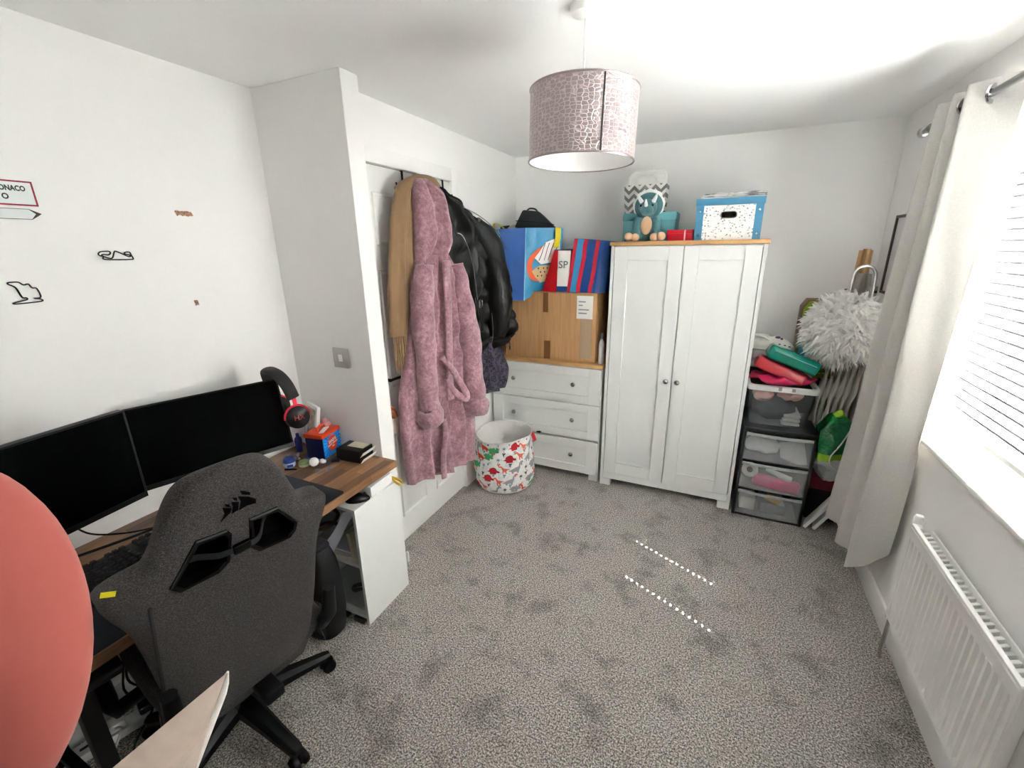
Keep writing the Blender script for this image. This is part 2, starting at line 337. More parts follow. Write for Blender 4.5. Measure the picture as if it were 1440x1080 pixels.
# door, six moulded panels
door = struct('door_1', B().box(XD - .045, XD - .006, DY0, DY1, .008, DZ - .004, .002, 1), 'white_satin', 'white six panel door behind the hanging clothes')
pw = (DY1 - DY0 - .30) / 2
for (za, zb) in ((.17, .80), (.98, 1.62), (1.74, 1.99)):
    for k in (0, 1):
        ya = DY0 + .10 + k * (pw + .10); b = B()
        rng = [[(XD - .0055, y, z) for y, z in ((ya - d_, za - d_), (ya + pw + d_, za - d_), (ya + pw + d_, zb + d_), (ya - d_, zb + d_))] for d_ in (0.0,)][0]
        r1 = [(XD - .0055, ya, za), (XD - .0055, ya + pw, za), (XD - .0055, ya + pw, zb), (XD - .0055, ya, zb)]
        def ins(d, x): return [(x, ya + d, za + d), (x, ya + pw - d, za + d), (x, ya + pw - d, zb - d), (x, ya + d, zb - d)]
        b.loft([r1, ins(.006, XD + .004), ins(.014, XD + .003), ins(.022, XD - .004), ins(.034, XD - .004), ins(.055, XD + .003)])
        part('panel', b, 'white_satin', door, 25)
mat('dark_metal', '2b2a2a', .4, .8); mat('chrome', 'c9cacb', .15, 1.0); mat('brushed_steel', '9b9a97', .35, 1.0)
b = B().cyl((XD - .006, 1.845, 1.055), (XD + .004, 1.845, 1.055), .026).cyl((XD, 1.845, 1.055), (XD + .05, 1.845, 1.055), .009)
b.tube(smooth_path([(XD + .048, 1.84, 1.055), (XD + .05, 1.88, 1.056), (XD + .048, 1.96, 1.05)], 5), .008)
part('door_handle', b, 'dark_metal', door)
ar = B(); aw = .072
for y0, y1, z0, z1 in ((DY0 - aw, DY0, 0, DZ + aw), (DY1, DY1 + aw, 0, DZ + aw), (DY0, DY1, DZ, DZ + aw)):
    ar.box(XD, XD + .016, y0, y1, z0, z1, .004, 2)
struct('trim_1', ar, 'white_gloss', 'white architrave around the door')
# window: frame, mullion, panes, sill
win = struct('window_1', B().box(3.03, 3.09, WY0, WY0 + .06, WZ0, WZ1, .004).box(3.03, 3.09, WY1 - .06, WY1, WZ0, WZ1, .004).box(3.03, 3.09, WY0, WY1, WZ0, WZ0 + .06, .004).box(3.03, 3.09, WY0, WY1, WZ1 - .06, WZ1, .004), 'upvc', 'white framed window behind the blind')
for y in (2.30, 1.25): part('mullion', B().box(3.03, 3.085, y - .035, y + .035, WZ0 + .05, WZ1 - .05, .004), 'upvc', win)
for y0, y1 in ((1.0, 1.23), (1.28, 2.27), (2.33, 2.66)): part('pane', B().box(3.055, 3.061, y0, y1, WZ0 + .05, WZ1 - .05), 'window_glass', win, 0)
part('window_sill', B().box(W - .034, 3.035, WY0 - .04, WY1, WZ0 - .022, WZ0, .006, 3).box(W - .034, W - .001, WY1 - .005, WY1 + .06, WZ0 - .022, WZ0, .006, 3), 'white_gloss', win)

# ------------------------------------------------------------------ venetian blind
blind = thing('venetian_blind', 'white slatted venetian blind closed over the bright window', 'blind', (2.985, 1.82, WZ0))
BY0, BY1, BX = 1.0, 2.64, 2.985
part('headrail', B().box(BX - .03, BX + .025, BY0, BY1, 2.005, 2.055, .003), 'upvc', blind)
part('bottom_rail', B().box(BX - .025, BX + .025, BY0, BY1, WZ0 + .012, WZ0 + .030, .004), mat('rail_grey', '8d8d8c', .6), blind)
sl = B(); tilt = math.radians(66); hw = .025; cords = (1.52, 1.845)
def slrow(u):   # across the slat: slightly crowned
    return [(u0, .0025 * (1 - (u0 / hw) ** 2)) for u0 in u]
edges = [BY0]
for c_ in cords: edges += [c_ - .006, c_ + .006]
edges.append(BY1)
def strip(y0, y1, ua, ub, n=4):
    us = [lerp(ua, ub, i / n) for i in range(n + 1)]
    sl.solid_sheet([[(u0, y, h) for u0, h in slrow(us)] for y in (y0, y1)], .0018)
for i in range(len(edges) - 1):
    if i % 2 == 0: strip(edges[i], edges[i + 1], -hw, hw, 6)
    else: strip(edges[i], edges[i + 1], -hw, -.0035, 3); strip(edges[i], edges[i + 1], .0035, hw, 3)
sl.bm.transform(RY(tilt)); sl.bm.transform(T(0, -1.82, 0))
slme = sl.mesh('slat', 'blind_slat', 30)
nsl = 24
mat('slat_shadow', '58585b', .8, spec=.05); mat('rail_grey', '8d8d8c', .6)
shadow_me = B().box(-hw - .0012, -hw + .0075, BY0 - 1.82, BY1 - 1.82, -.0024, .0028, .0008, 1, RY(tilt)).mesh('shadow_line', 'slat_shadow', 30)  # added dark strip, paints the shade line along each slat edge
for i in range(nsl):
    zz = WZ0 + .055 + i * .0415; o_ = piece('slat', slme, blind, (BX, 1.82, zz)); piece('shadow_line', shadow_me, o_, (BX, 1.82, zz))
for c_ in cords + (1.10, 2.40):
    b = B().cyl((BX - .027, c_, WZ0 + .02), (BX - .027, c_, 2.01), .0008, seg=5).cyl((BX + .027, c_, WZ0 + .02), (BX + .027, c_, 2.01), .0008, seg=5)
    part('ladder_cord', b, 'rail_grey', blind)

# ------------------------------------------------------------------ curtain and pole
pole = thing('curtain_pole', 'brushed metal curtain pole above the window', 'curtain pole', (2.715, 1.9, 2.19))
part('rod', B().cyl((2.715, .75, 2.19), (2.715, 2.88, 2.19), .012, seg=16), 'brushed_steel', pole)
part('finial', B().lathe([(.012, 0), (.02, .004), (.022, .03), (.016, .045), (.004, .05)], 18, M=T(2.715, 2.875, 2.19) @ RX(-PI / 2)), 'brushed_steel', pole)
for y in (2.82, .85): part('bracket', B().cyl((2.715, y, 2.19), (W - .001, y, 2.19), .008).cyl((W - .008, y, 2.19), (W - .001, y, 2.19), .025).lathe([(.014, -.01), (.018, -.01), (.018, .01), (.014, .01)], 20, M=T(2.715, y, 2.19) @ RX(PI / 2), closed=True), 'brushed_steel', pole)
cur = thing('curtain', 'cream linen eyelet curtain drawn back beside the window', 'curtain', (2.72, 2.5, .14))
# plan zigzag (x, y) at the top and at the hem
top = [(2.775, 2.245), (2.745, 2.275), (2.715, 2.305), (2.685, 2.335), (2.662, 2.362), (2.685, 2.385), (2.75, 2.40), (2.772, 2.415), (2.74, 2.435), (2.67, 2.455), (2.665, 2.475), (2.71, 2.495), (2.765, 2.515), (2.77, 2.535), (2.72, 2.56), (2.665, 2.59), (2.662, 2.61), (2.71, 2.635), (2.765, 2.65)]
bot = [(2.79, 2.33), (2.77, 2.36), (2.745, 2.395), (2.715, 2.43), (2.69, 2.461), (2.71, 2.50), (2.76, 2.53), (2.782, 2.57), (2.75, 2.61), (2.70, 2.65), (2.692, 2.69), (2.73, 2.73), (2.78, 2.77), (2.782, 2.81), (2.74, 2.86), (2.70, 2.91), (2.69, 2.945), (2.72, 2.975), (2.775, 2.99)]
tp = smooth_path([(x, y, 0) for x, y in top], 6); bt = smooth_path([(x, y, 0) for x, y in bot], 6)
rows = []; NZ = 46
for k in range(NZ):
    t = k / (NZ - 1); row = []
    for i, (a, b_) in enumerate(zip(tp, bt)):
        s_ = i / (len(tp) - 1); zt = 2.235; zb = .16 + .20 * max(0, 1 - s_ / .22) ** 1.3
        z = lerp(zt, zb, t)
        e = t ** .85
        p = a.lerp(b_, e); wv = .006 * math.sin(9 * t + i * .35) * t
        x = p.x + wv
        if z < WZ0 + .05 and s_ < .25: x = min(x, W - .012)
        if z > WZ0 - .06: x = min(x, W - .045)
        row.append((x, p.y, z))
    rows.append(row)
part('drape', B().solid_sheet(rows, .003), 'curtain_linen', cur, 80)
for (x, y, ang) in ((2.714, 2.304, .78), (2.715, 2.392, -.1), (2.70, 2.447, .3), (2.715, 2.497, -.3)):
    b = B(); c_ = [(.018, -.004), (.03, -.004), (.031, 0), (.03, .004), (.018, .004), (.017, 0)]
    b.lathe(c_, 28, M=T(x, y, 2.188) @ RZ(ang) @ RX(PI / 2), closed=True)
    part('eyelet', b, 'chrome', cur, 50)

# ------------------------------------------------------------------ radiator
mat('radiator_white', 'ebeae6', .35)
rad = thing('radiator', 'white panel radiator with pressed flutes under the window', 'radiator', (2.75, 1.7, .23))
RY0, RY1, RZ0, RZ1, RXF = 1.336, 2.06, .232, .677, 2.734
nf = 22; rows = []
zs = [RZ0, RZ0 + .012, RZ0 + .03, RZ0 + .042, RZ1 - .06, RZ1 - .048, RZ1 - .012, RZ1]
for z in zs:
    row = []
    for i in range(nf * 6 + 1):
        y = lerp(RY0, RY1, i / (nf * 6)); ph = (i % 6) / 6
        inside = RZ0 + .03 < z < RZ1 - .05 and .02 < y - RY0 and y < RY1 - .02
        dx = .009 if (inside and ph in (2 / 6, 3 / 6, 4 / 6)) else 0.0
        ex = .008 if z in (RZ0, RZ1) else 0
        row.append((RXF + dx + ex, y, z))
    rows.append(row)
part('front_panel', B().solid_sheet(rows, -.004), 'radiator_white', rad, 30)
part('top_rail', B().box(RXF - .002, RXF + .014, RY0, RY1, RZ1 - .004, RZ1 + .006, .003), 'radiator_white', rad)
part('side_panel', B().box(RXF, RXF + .006, RY1 - .001, RY1 + .003, RZ0, RZ1, .001), 'radiator_white', rad)
part('back_panel', B().box(W - .03, W - .022, RY0, RY1, RZ0, RZ1 - .01, .003), 'radiator_white', rad)
fin = B().box(0, .05, -.006, .006, 0, RZ1 - RZ0 - .05, .002, 1); fme = fin.mesh('convector_fin', 'radiator_white')
for i in range(26): piece('convector_fin', fme, rad, (RXF + .013, lerp(RY0 + .02, RY1 - .03, i / 25), RZ0 + .03), (0, 0, .5))
part('valve', B().lathe([(.004, 0), (.014, 0), (.016, .012), (.017, .035), (.012, .045), (.002, .046)], 16, M=T(RXF + .03, RY1 + .035, RZ1 - .02)).cyl((RXF + .03, RY1 - .01, RZ1 - .015), (RXF + .03, RY1 + .035, RZ1 - .015), .01), 'white_gloss', rad)
part('pipe', B().tube([(RXF + .03, RY1 - .005, RZ0 + .02), (RXF + .03, RY1 + .03, RZ0 + .02), (RXF + .03, RY1 + .032, .10), (RXF + .03, RY1 + .032, 0)], .008), 'chrome', rad)
for y in (1.5, 1.9): part('wall_bracket', B().box(W - .024, W - .001, y - .015, y + .015, RZ0 + .05, RZ1 - .05), 'radiator_white', rad)

# ------------------------------------------------------------------ pendant lamp
lamp = thing('pendant_lamp', 'grey crocodile textured drum pendant lamp hanging from the ceiling', 'lamp', (1.509, 1.61, 2.4))
mat('lamp_white', 'f0efec', .5); mat('shade_lining', 'f4f3f1', .6)
part('ceiling_rose', B().lathe([(.002, 2.365), (.02, 2.366), (.04, 2.376), (.046, 2.39), (.047, 2.399), (.002, 2.399)], 28, (1.509, 1.61, 0)), 'lamp_white', lamp)
part('cord', B().cyl((1.509, 1.61, 2.37), (1.509, 1.61, 2.14), .0035, seg=8), 'lamp_white', lamp)
part('lamp_holder', B().cyl((1.509, 1.61, 2.17), (1.509, 1.61, 2.12), .018, .02), 'lamp_white', lamp)
mat('bulb_glass', 'f2f0ea', .2, alpha=.8)
part('bulb', B().lathe([(.002, 0), (.018, .004), (.03, .03), (.026, .055), (.014, .08), (.013, .095)], 20, (1.509, 1.61, 2.035)), 'bulb_glass', lamp)
SR, SZ0, SZ1, sg = .167, 1.978, 2.178, 72
def shade(r, nm, mt, a0=0.0):
    me = bpy.data.meshes.new(nm); tilt_ = T(1.509, 1.61, 2.08) @ RY(.02) @ RX(-.02) @ T(0, 0, -2.08)
    vs = []; fs = []; uv = []
    for j in range(2):
        for k in range(sg + 1):
            a = a0 + 2 * PI * k / sg; vs.append(tilt_ @ Vector((r * math.cos(a), r * math.sin(a), (SZ0, SZ1)[j])))
    for k in range(sg): fs.append((k, k + 1, sg + 2 + k, sg + 1 + k)); uv += [(k / sg, 0), ((k + 1) / sg, 0), ((k + 1) / sg, 1), (k / sg, 1)]
    me.from_pydata(vs, [], fs); l = me.uv_layers.new(name='UV')
    for i, q in enumerate(uv): l.data[i].uv = q
    me.materials.append(MATS[mt]); me.shade_smooth(); return me
sh = part('lamp_shade', shade(SR, 'lamp_shade', 'croc_shade'), None, lamp)
part('lining', shade(SR - .003, 'lining', 'shade_lining'), None, sh)
mat('seam_dark', '3a3233', .6)
sa = math.radians(-54); TL = T(1.509, 1.61, 2.08) @ RY(.02) @ RX(-.02) @ T(0, 0, -2.08)
part('seam', B().box(SR - .0005, SR + .0012, -.0025, .0025, SZ0, SZ1, M=TL @ RZ(sa)), 'seam_dark', sh)
mat('rim_metal', 'a89a9b', .3, .7)
for z in (SZ0, SZ1): part('rim', B().tube([TL @ Vector((SR * math.cos(2 * PI * k / 64), SR * math.sin(2 * PI * k / 64), z)) for k in range(64)], .003, 6, True), 'rim_metal', sh)
sp = B()
for k in range(3): a = 2 * PI * k / 3 + .3; sp.cyl(TL @ Vector((.018 * math.cos(a), .018 * math.sin(a), 2.14)), TL @ Vector((SR * math.cos(a), SR * math.sin(a), 2.165)), .002, seg=6)
part('spider', sp, 'lamp_white', lamp)
# ------------------------------------------------------------------ wardrobe and chest of drawers
mat('grey_white_paint', 'e3e4e2', .5, spec=.35); mat('gap_dark', '3b3b3a', .8); mat('knob_metal', 'a9a9a9', .25, 1.0)
def shaker(name, root, x0, x1, z0, z1, yf, th, st, rl):
    b = B()
    for a in ((x0, x0 + st, z0, z1), (x1 - st, x1, z0, z1), (x0 + st, x1 - st, z0, z0 + rl), (x0 + st, x1 - st, z1 - rl, z1)):
        b.box(a[0], a[1], yf, yf + th, a[2], a[3], .0012, 1)
    d = part(name, b, 'grey_white_paint', root)
    part('panel', B().box(x0 + st - .002, x1 - st + .002, yf + .012, yf + th - .002, z0 + rl - .002, z1 - rl + .002), 'grey_white_paint', d)
    return d
def knob(par, x, y, z):
    part('knob', B().lathe([(.006, 0), (.006, .012), (.014, .016), (.017, .022), (.015, .028), (.006, .031), (.001, .0315)], 20, M=T(x, y, z) @ RX(PI / 2)), 'knob_metal', par, 60)
wx0, wx1, wy, wh = 1.295, 2.180, 3.055, 1.747
wd = thing('wardrobe', 'tall white two door wardrobe with oak top', 'wardrobe', ((wx0 + wx1) / 2, 3.3, 0))
bk = D - .02
part('carcass', B().box(wx0, wx0 + .02, wy, bk, .055, wh - .025, .001, 1).box(wx1 - .02, wx1, wy, bk, .055, wh - .025, .001, 1).box(wx0 + .02, wx1 - .02, bk - .01, bk, .055, wh - .025)
     .box(wx0 + .02, wx1 - .02, wy + .025, bk, .055, .075).box(wx0 + .02, wx1 - .02, wy + .025, bk, wh - .045, wh - .025).box(wx0 + .02, wx1 - .02, wy + .004, wy + .02, .055, .105, .001, 1), 'grey_white_paint', wd)
part('top', B().box(wx0 - .008, wx1 + .008, wy - .014, bk, wh - .025, wh, .003, 2), 'oak', wd)
xm = (wx0 + wx1) / 2
for x0, x1, kx in ((wx0 + .024, xm - .0025, xm - .035), (xm + .0025, wx1 - .024, xm + .035)):
    d_ = shaker('door', wd, x0, x1, .108, wh - .03, wy - .002, .02, .085, .085); knob(d_, kx, wy - .002, .86)
for x in (wx0, wx1 - .075):
    for y in (wy, bk - .06): part('foot', B().box(x, x + .075, y, y + .06, 0, .056, .002, 1), 'grey_white_paint', wd)

cx0, cx1, cy, ch = .402, 1.272, 3.07, .918
cdz = thing('chest_of_drawers', 'white three drawer chest with oak top beside the door', 'chest of drawers', ((cx0 + cx1) / 2, 3.32, 0))
part('carcass', B().box(cx0, cx0 + .018, cy, bk, .055, ch - .025).box(cx1 - .018, cx1, cy, bk, .055, ch - .025).box(cx0 + .018, cx1 - .018, bk - .01, bk, .055, ch - .025)
     .box(cx0 + .018, cx1 - .018, cy + .03, bk - .01, .06, .075).box(cx0 + .018, cx1 - .018, cy + .03, bk - .01, ch - .04, ch - .025), 'grey_white_paint', cdz)
part('top', B().box(cx0 - .006, cx1 + .008, cy - .014, bk, ch - .025, ch, .003, 2), 'oak', cdz)
dz = [(.062, .335), (.340, .613), (.618, .889)]
for i, (z0, z1) in enumerate(dz):
    yo = -.008 if i == 0 else 0
    d_ = shaker('drawer', cdz, cx0 + .004, cx1 - .004, z0, z1 - (.008 if i == 0 else 0), cy - .02 + yo, .02, .085, .062)
    for kx in (cx0 + .19, cx1 - .205): knob(d_, kx, cy - .02 + yo + .007, (z0 + z1) / 2 + .01)
for x in (cx0, cx1 - .07):
    for y in (cy, bk - .06): part('foot', B().box(x, x + .07, y, y + .06, 0, .056, .002, 1), 'grey_white_paint', cdz)

# ------------------------------------------------------------------ desk, trestle legs, cabinet
mat('black_steel', '1b1b1c', .45, .3); mat('black_plastic', '101012', .42, spec=.22); mat('black_matte', '17171a', .8); mat('screen_black', '030405', .5, spec=.02)
DT = .73
desk = thing('desk', 'wood block worktop desk along the left wall', 'desk', (.3, .6, 0))
part('worktop', B().box(.004, .612, -.42, YS - .004, DT - .036, DT, .003, 2), 'worktop', desk)
for y in (-.3, .40):
    b = B().box(.06, .10, y - .02, y + .02, 0, DT - .037, .003).box(.50, .54, y - .02, y + .02, 0, DT - .037, .003).box(.06, .54, y - .02, y + .02, DT - .06, DT - .0365, .003).box(.1, .5, y - .015, y + .015, .08, .11, .003)
    b.cyl((.30, y, DT - .06), (.51, y, DT - .25), .014, seg=10)
    part('leg', b, 'black_steel', desk)
cab = thing('cabinet', 'small white open shelf cabinet under the desk end', 'cabinet', (.42, 1.46, 0))
mat('white_laminate', 'e9eae8', .4); mat('edge_grey', 'c9cac8', .5)
part('side_panel', B().box(.604, .620, 1.31, 1.61, .0, .630, .001, 1), 'white_laminate', cab)
part('side_panel', B().box(.225, .241, 1.31, 1.605, .0, .630, .001, 1), 'white_laminate', cab)
part('top', B().box(.241, .604, 1.31, 1.605, .614, .630, .001, 1), 'white_laminate', cab)
part('shelf', B().box(.241, .604, 1.313, 1.60, .318, .334, .001, 1), 'white_laminate', cab)
part('base', B().box(.241, .604, 1.313, 1.60, .028, .044, .001, 1), 'white_laminate', cab)
part('back_panel', B().box(.241, .604, 1.60, 1.606, .028, .614), 'white_laminate', cab)
for x in (.43, .53): part('foot', B().box(x, x + .06, 1.30, 1.325, 0, .029, .003), 'black_plastic', cab)
part('hinge_plate', B().box(.618, .632, 1.611, 1.620, .14, .20, .001), 'white_laminate', cab)

# ------------------------------------------------------------------ monitors
def monitor(name, label, c, yaw, tilt, base_xy, arm):
    w, h = .53, .308
    u = Vector((math.sin(yaw), math.cos(yaw), 0)); n0 = Vector((math.cos(yaw), -math.sin(yaw), 0)); v = Vector((0, 0, 1)) * math.cos(tilt) - n0 * math.sin(tilt); n = u.cross(v)
    M = frame(c, u, v, n); r = thing(name, label, 'monitor', (base_xy[0], base_xy[1], DT), 'desk monitors')
    part('housing', B().box(-w / 2, w / 2, -h / 2, h / 2, -.028, -.004, .004, 2, M).box(-.13, .13, -.1, .08, -.05, -.027, .01, 2, M), 'black_plastic', r)
    part('bezel', B().box(-w / 2, w / 2, -h / 2, -h / 2 + .018, -.004, .0015, .001, 1, M).box(-w / 2, w / 2, h / 2 - .006, h / 2, -.004, .001, .0005, 1, M)
         .box(-w / 2, -w / 2 + .006, -h / 2, h / 2, -.004, .001, .0005, 1, M).box(w / 2 - .006, w / 2, -h / 2, h / 2, -.004, .001, .0005, 1, M), 'black_plastic', r)
    part('screen', B().box(-w / 2 + .006, w / 2 - .006, -h / 2 + .018, h / 2 - .006, -.004, 0, 0, 1, M), 'screen_black', r)
    p = Vector(c) - n * .05
    bx, by = base_xy
    part('stand', B().tube([p, Vector((lerp(p.x, bx, .6), lerp(p.y, by, .6), p.z - .04)), Vector((bx, by, DT + .10)), Vector((bx, by, DT + .008))], [.018, .02, .022, .024], 12), 'black_plastic', r)
    part('base', B().prism(rrect(.17, .22, .03), .010, T(bx, by, DT + .0005) @ RZ(-yaw), .002), 'black_plastic', r)
monitor('monitor', 'dark flat monitor on the nearer end of the desk', (.323, .494, 1.091), -.129, -.006, (.215, .47), 0)
monitor('monitor', 'dark flat tilted monitor with red headset on its corner', (.189, 1.070, 1.037), .325, .252, (.115, 1.06), 0)

# ------------------------------------------------------------------ keyboard, mat, desk clutter
mat('key_black', '1d1d20', .5); mat('mat_cloth', '232730', .9)
solo('desk_mat', B().prism(rrect(.40, .98, .015), .003, T(.405, .80, DT + .0005)), 'mat_cloth', 'dark cloth desk mat lying under the keyboard', 'desk mat', (.405, .80, DT))
KM = T(.27, .62, DT + .0035) @ RZ(.02)
kb = thing('keyboard', 'black mechanical keyboard on the desk mat', 'keyboard', (.27, .62, DT + .0035))
part('case', B().box(-.08, .07, -.235, .235, 0, .018, .004, 2, KM), 'black_plastic', kb)
part('wrist_rest', B().box(.072, .145, -.225, .225, 0, .016, .008, 3, KM), 'black_matte', kb)
ky = B().loft([[(-.0085, -.0085, 0), (.0085, -.0085, 0), (.0085, .0085, 0), (-.0085, .0085, 0)], [(-.006, -.0062, .010), (.006, -.0062, .010), (.006, .0062, .010), (-.006, .0062, .010)]]).mesh('key', 'key_black', 0)
for r_ in range(6):
    for c_ in range(23):
        if (r_ == 0 and c_ in (1, 6, 11)) or c_ in (15, 19) and r_ != 5 or (r_ in (3,) and c_ in (16, 17, 18)): continue
        p = KM @ Vector((-.064 + r_ * .0225 + (.006 if r_ else 0) - .001, -.218 + c_ * .0198, .018)); piece('key', ky, kb, p, (0, 0, .02))
b = B().tube(smooth_path([(.03, .62, .85), (.05, .66, DT + .05), (.09, .74, DT + .012), (.16, .82, DT + .008), (.205, .80, DT + .012)], 8), .0032)
solo('monitor_cable', b, 'black_plastic', 'thin black cable curving from the monitors to the keyboard', 'cable', (.16, .78, DT))
b = B().tube(smooth_path([(.02, .40, DT + .006), (.06, .55, DT + .006), (.12, .72, DT + .006), (.16, .86, DT + .006)], 6), .005)
solo('desk_cable', b, 'black_plastic', 'thick black cable lying along the desk behind the keyboard', 'cable', (.08, .6, DT))

# headset hanging on the right monitor's corner
mat('cloth_sock', '161618', .9); mat('red_metal', 'd01b35', .35, .3); mat('red_print', 'a3202a', .5); mat('pad_black', '1c1c1d', .7)
hs = thing('headset', 'black and red gaming headset hung over a monitor corner', 'headset', (.30, 1.33, 1.0))
# band runs over the top edge and down both faces of the screen corner
band = smooth_path([(.322, 1.335, 1.105), (.312, 1.322, 1.165), (.292, 1.305, 1.212), (.258, 1.297, 1.232), (.222, 1.305, 1.228), (.195, 1.325, 1.19), (.18, 1.345, 1.13)], 8)
rings = []
for i, p in enumerate(band):
    d = (band[min(i + 1, len(band) - 1)] - band[max(i - 1, 0)]).normalized(); a = Vector((.25, .95, .12)).normalized(); q = d.cross(a).normalized(); a = q.cross(d)
    rings.append([p + a * .027 * math.cos(t) * (1.0) + q * .012 * math.sin(t) for t in [2 * PI * k / 12 for k in range(12)]])
part('headband', B().loft(rings), 'pad_black', hs, 60)
for (c, nd, far) in ((Vector((.336, 1.330, 1.02)), Vector((.93, -.30, .1)), 0), (Vector((.155, 1.372, 1.03)), Vector((-.93, .25, .05)), 1)):
    nd.normalize(); ux = Vector((0, 0, 1)).cross(nd).normalized(); vz = nd.cross(ux); Mh = frame(c, ux, vz, nd)
    cup = part('ear_cup', B().lathe([(.002, -.012), (.042, -.012), (.05, -.004), (.05, .008), (.038, .018), (.002, .021)], 28, M=Mh), 'black_plastic', hs, 50)
    part('ear_pad', B().lathe([(.028, -.028), (.046, -.028), (.051, -.02), (.049, -.012), (.028, -.012)], 24, M=Mh, closed=True), 'pad_black', cup, 60)
    part('fork', B().tube([Mh @ Vector((.054 * math.cos(a), .054 * math.sin(a), .0)) for a in [PI * k / 14 for k in range(15)]], .0045, 8), 'red_metal', hs)
    part('slider', B()  .box(-.008, .008, .05, .095, -.003, .003, .001, 1, Mh), 'red_metal', hs)
    if not far:
        part('emblem', B().text('HX', .032, Mh @ T(0, 0, .0205), .0006), 'red_print', cup)

solo('sock', B().ball((.80, 3.047, .346), (.022, .012, .007), 14).crumple(.004, 60), 'cloth_sock', 'black sock caught above the lowest chest drawer', 'sock', (.80, 3.047, .338), smooth=60)
# picture frame in the corner
mat('frame_white', 'efeeec', .5)
fM = frame((.105, 1.565, DT + .0015), (.93, -.36, 0), (.06, .155, .985), (-.355, -.917, .166))
pf = thing('photo_frame', 'white photo frame standing in the desk corner', 'photo frame', (.105, 1.565, DT))
b = B()
for a in ((-.085, -.065, 0, .235), (.065, .085, 0, .235), (-.065, .065, 0, .02), (-.065, .065, .215, .235)): b.box(a[0], a[1], a[2], a[3], 0, .018, .002, 1, fM)
part('frame', b, 'frame_white', pf)
part('print', B().box(-.066, .066, .018, .217, .002, .006, 0, 1, fM), 'photo_print', pf)
mat('deep_blue', '27357f', .4)
solo('blue_bottle', B().lathe([(.002, 0), (.017, 0), (.018, .06), (.015, .075), (.008, .082), (.008, .10), (.002, .10)], 18, (.085, 1.50, DT + .001)), 'deep_blue', 'slim dark blue bottle before the photo frame', 'bottle', (.085, 1.50, DT))
mat('bead_grey', '8f8f8c', .35, .4)
b = B()
for k in range(26): b.ball((.13 + .035 * math.cos(k * 1.9) * random.uniform(.4, 1.2), 1.42 + .03 * math.sin(k * 1.9) * random.uniform(.4, 1.5), DT + .008 + .004 * (k % 3)), .0075, 8)
solo('bead_bracelet', b, 'bead_grey', 'tangled grey bead bracelet beneath the monitor corner', 'bracelet', (.13, 1.42, DT))

# DAD'S tin
mat('tin_orange', 'e04417', .35); mat('tin_navy', '14184a', .35); mat('tin_blue', '1577d6', .35); mat('tin_ray', '1ea0ee', .35); mat('print_white', 'f4f4f2', .5); mat('print_navy', '1b2350', .5)
tM = T(.285, 1.478, DT + .001) @ RZ(math.radians(100))      # local X along the long face, local Y to the left
tin = thing('lidded_tin', "orange lidded blue tin lettered DAD'S with a carry handle", 'tin', (.23, 1.55, DT))
TWd, TDp, TH = .135, .10, .125
part('body', B().box(0, TWd, 0, TDp, 0, TH, .004, 2, tM), 'tin_navy', tin)
part('front_face', B().box(.003, TWd - .003, -.0012, .002, .003, TH, 0, 1, tM), 'tin_blue', tin)
Mf = tM @ frame((TWd * .52, -.0013, .063), (1, 0, 0), (0, 0, 1), (0, -1, 0))
b = B()
for k in range(22):
    a = 2 * PI * k / 22; da = .075; R_ = .1
    pts = [(.02 * math.cos(a), .02 * math.sin(a))]
    for q in (a - da, a + da):
        dx, dy = math.cos(q), math.sin(q); t = min((.066 if dx > 0 else .066) / max(abs(dx), 1e-6), (.06 if dy > 0 else .059) / max(abs(dy), 1e-6)); pts.append((dx * t, dy * t))
    b.prism(pts, .0006, Mf)
part('sunburst', b, 'tin_ray', tin, 0)
part('disc', B().prism([(.037 * math.cos(2 * PI * k / 32), .041 * math.sin(2 * PI * k / 32)) for k in range(32)], .0012, Mf), 'tin_orange', tin, 0)
part('lettering', B().text("DAD'S", .020, Mf @ T(0, .014, .0014) @ RZ(.12), .0004, .0006).text("DON'T TOUCH", .0105, Mf @ T(0, -.003, .0014) @ RZ(.12), .0004, .0003).text('TIN', .011, Mf @ T(.002, -.017, .0014) @ RZ(.12), .0004, .0003), 'print_white', tin, 0)
part('lid', B().box(-.004, TWd + .004, -.004, TDp + .004, TH - .016, TH + .006, .004, 2, tM), 'tin_orange', tin)
part('handle', B().tube([tM @ Vector((TWd / 2 + .03 * math.cos(PI * k / 12), TDp * .52, TH + .006 + .022 * math.sin(PI * k / 12))) for k in range(13)], .0055, 8), 'tin_orange', tin)
mat('white_foil', 'eeeae8', .3); mat('pink_foil', 'd79a9a', .35, var=.25, vscale=90)
b = B().prism(rrect(.085, .022, .004), .004, tM @ T(.06, .03, TH + .0065) @ RZ(.3)).crumple(.003, 60)
solo('snack_sachet', b, 'white_foil', 'white sachet lying on the orange tin lid', 'sachet', tuple(tM @ Vector((.06, .03, TH + .0065))))
b = B().ball((0, 0, 0), (.03, .022, .02), 18).crumple(.007, 55, 3); b.bm.transform(T(*(tM @ Vector((.112, .055, TH + .025)))))
solo('snack_bag', b, 'pink_foil', 'crumpled pink clear snack bag on the orange tin', 'bag', tuple(tM @ Vector((.112, .055, TH + .006))))
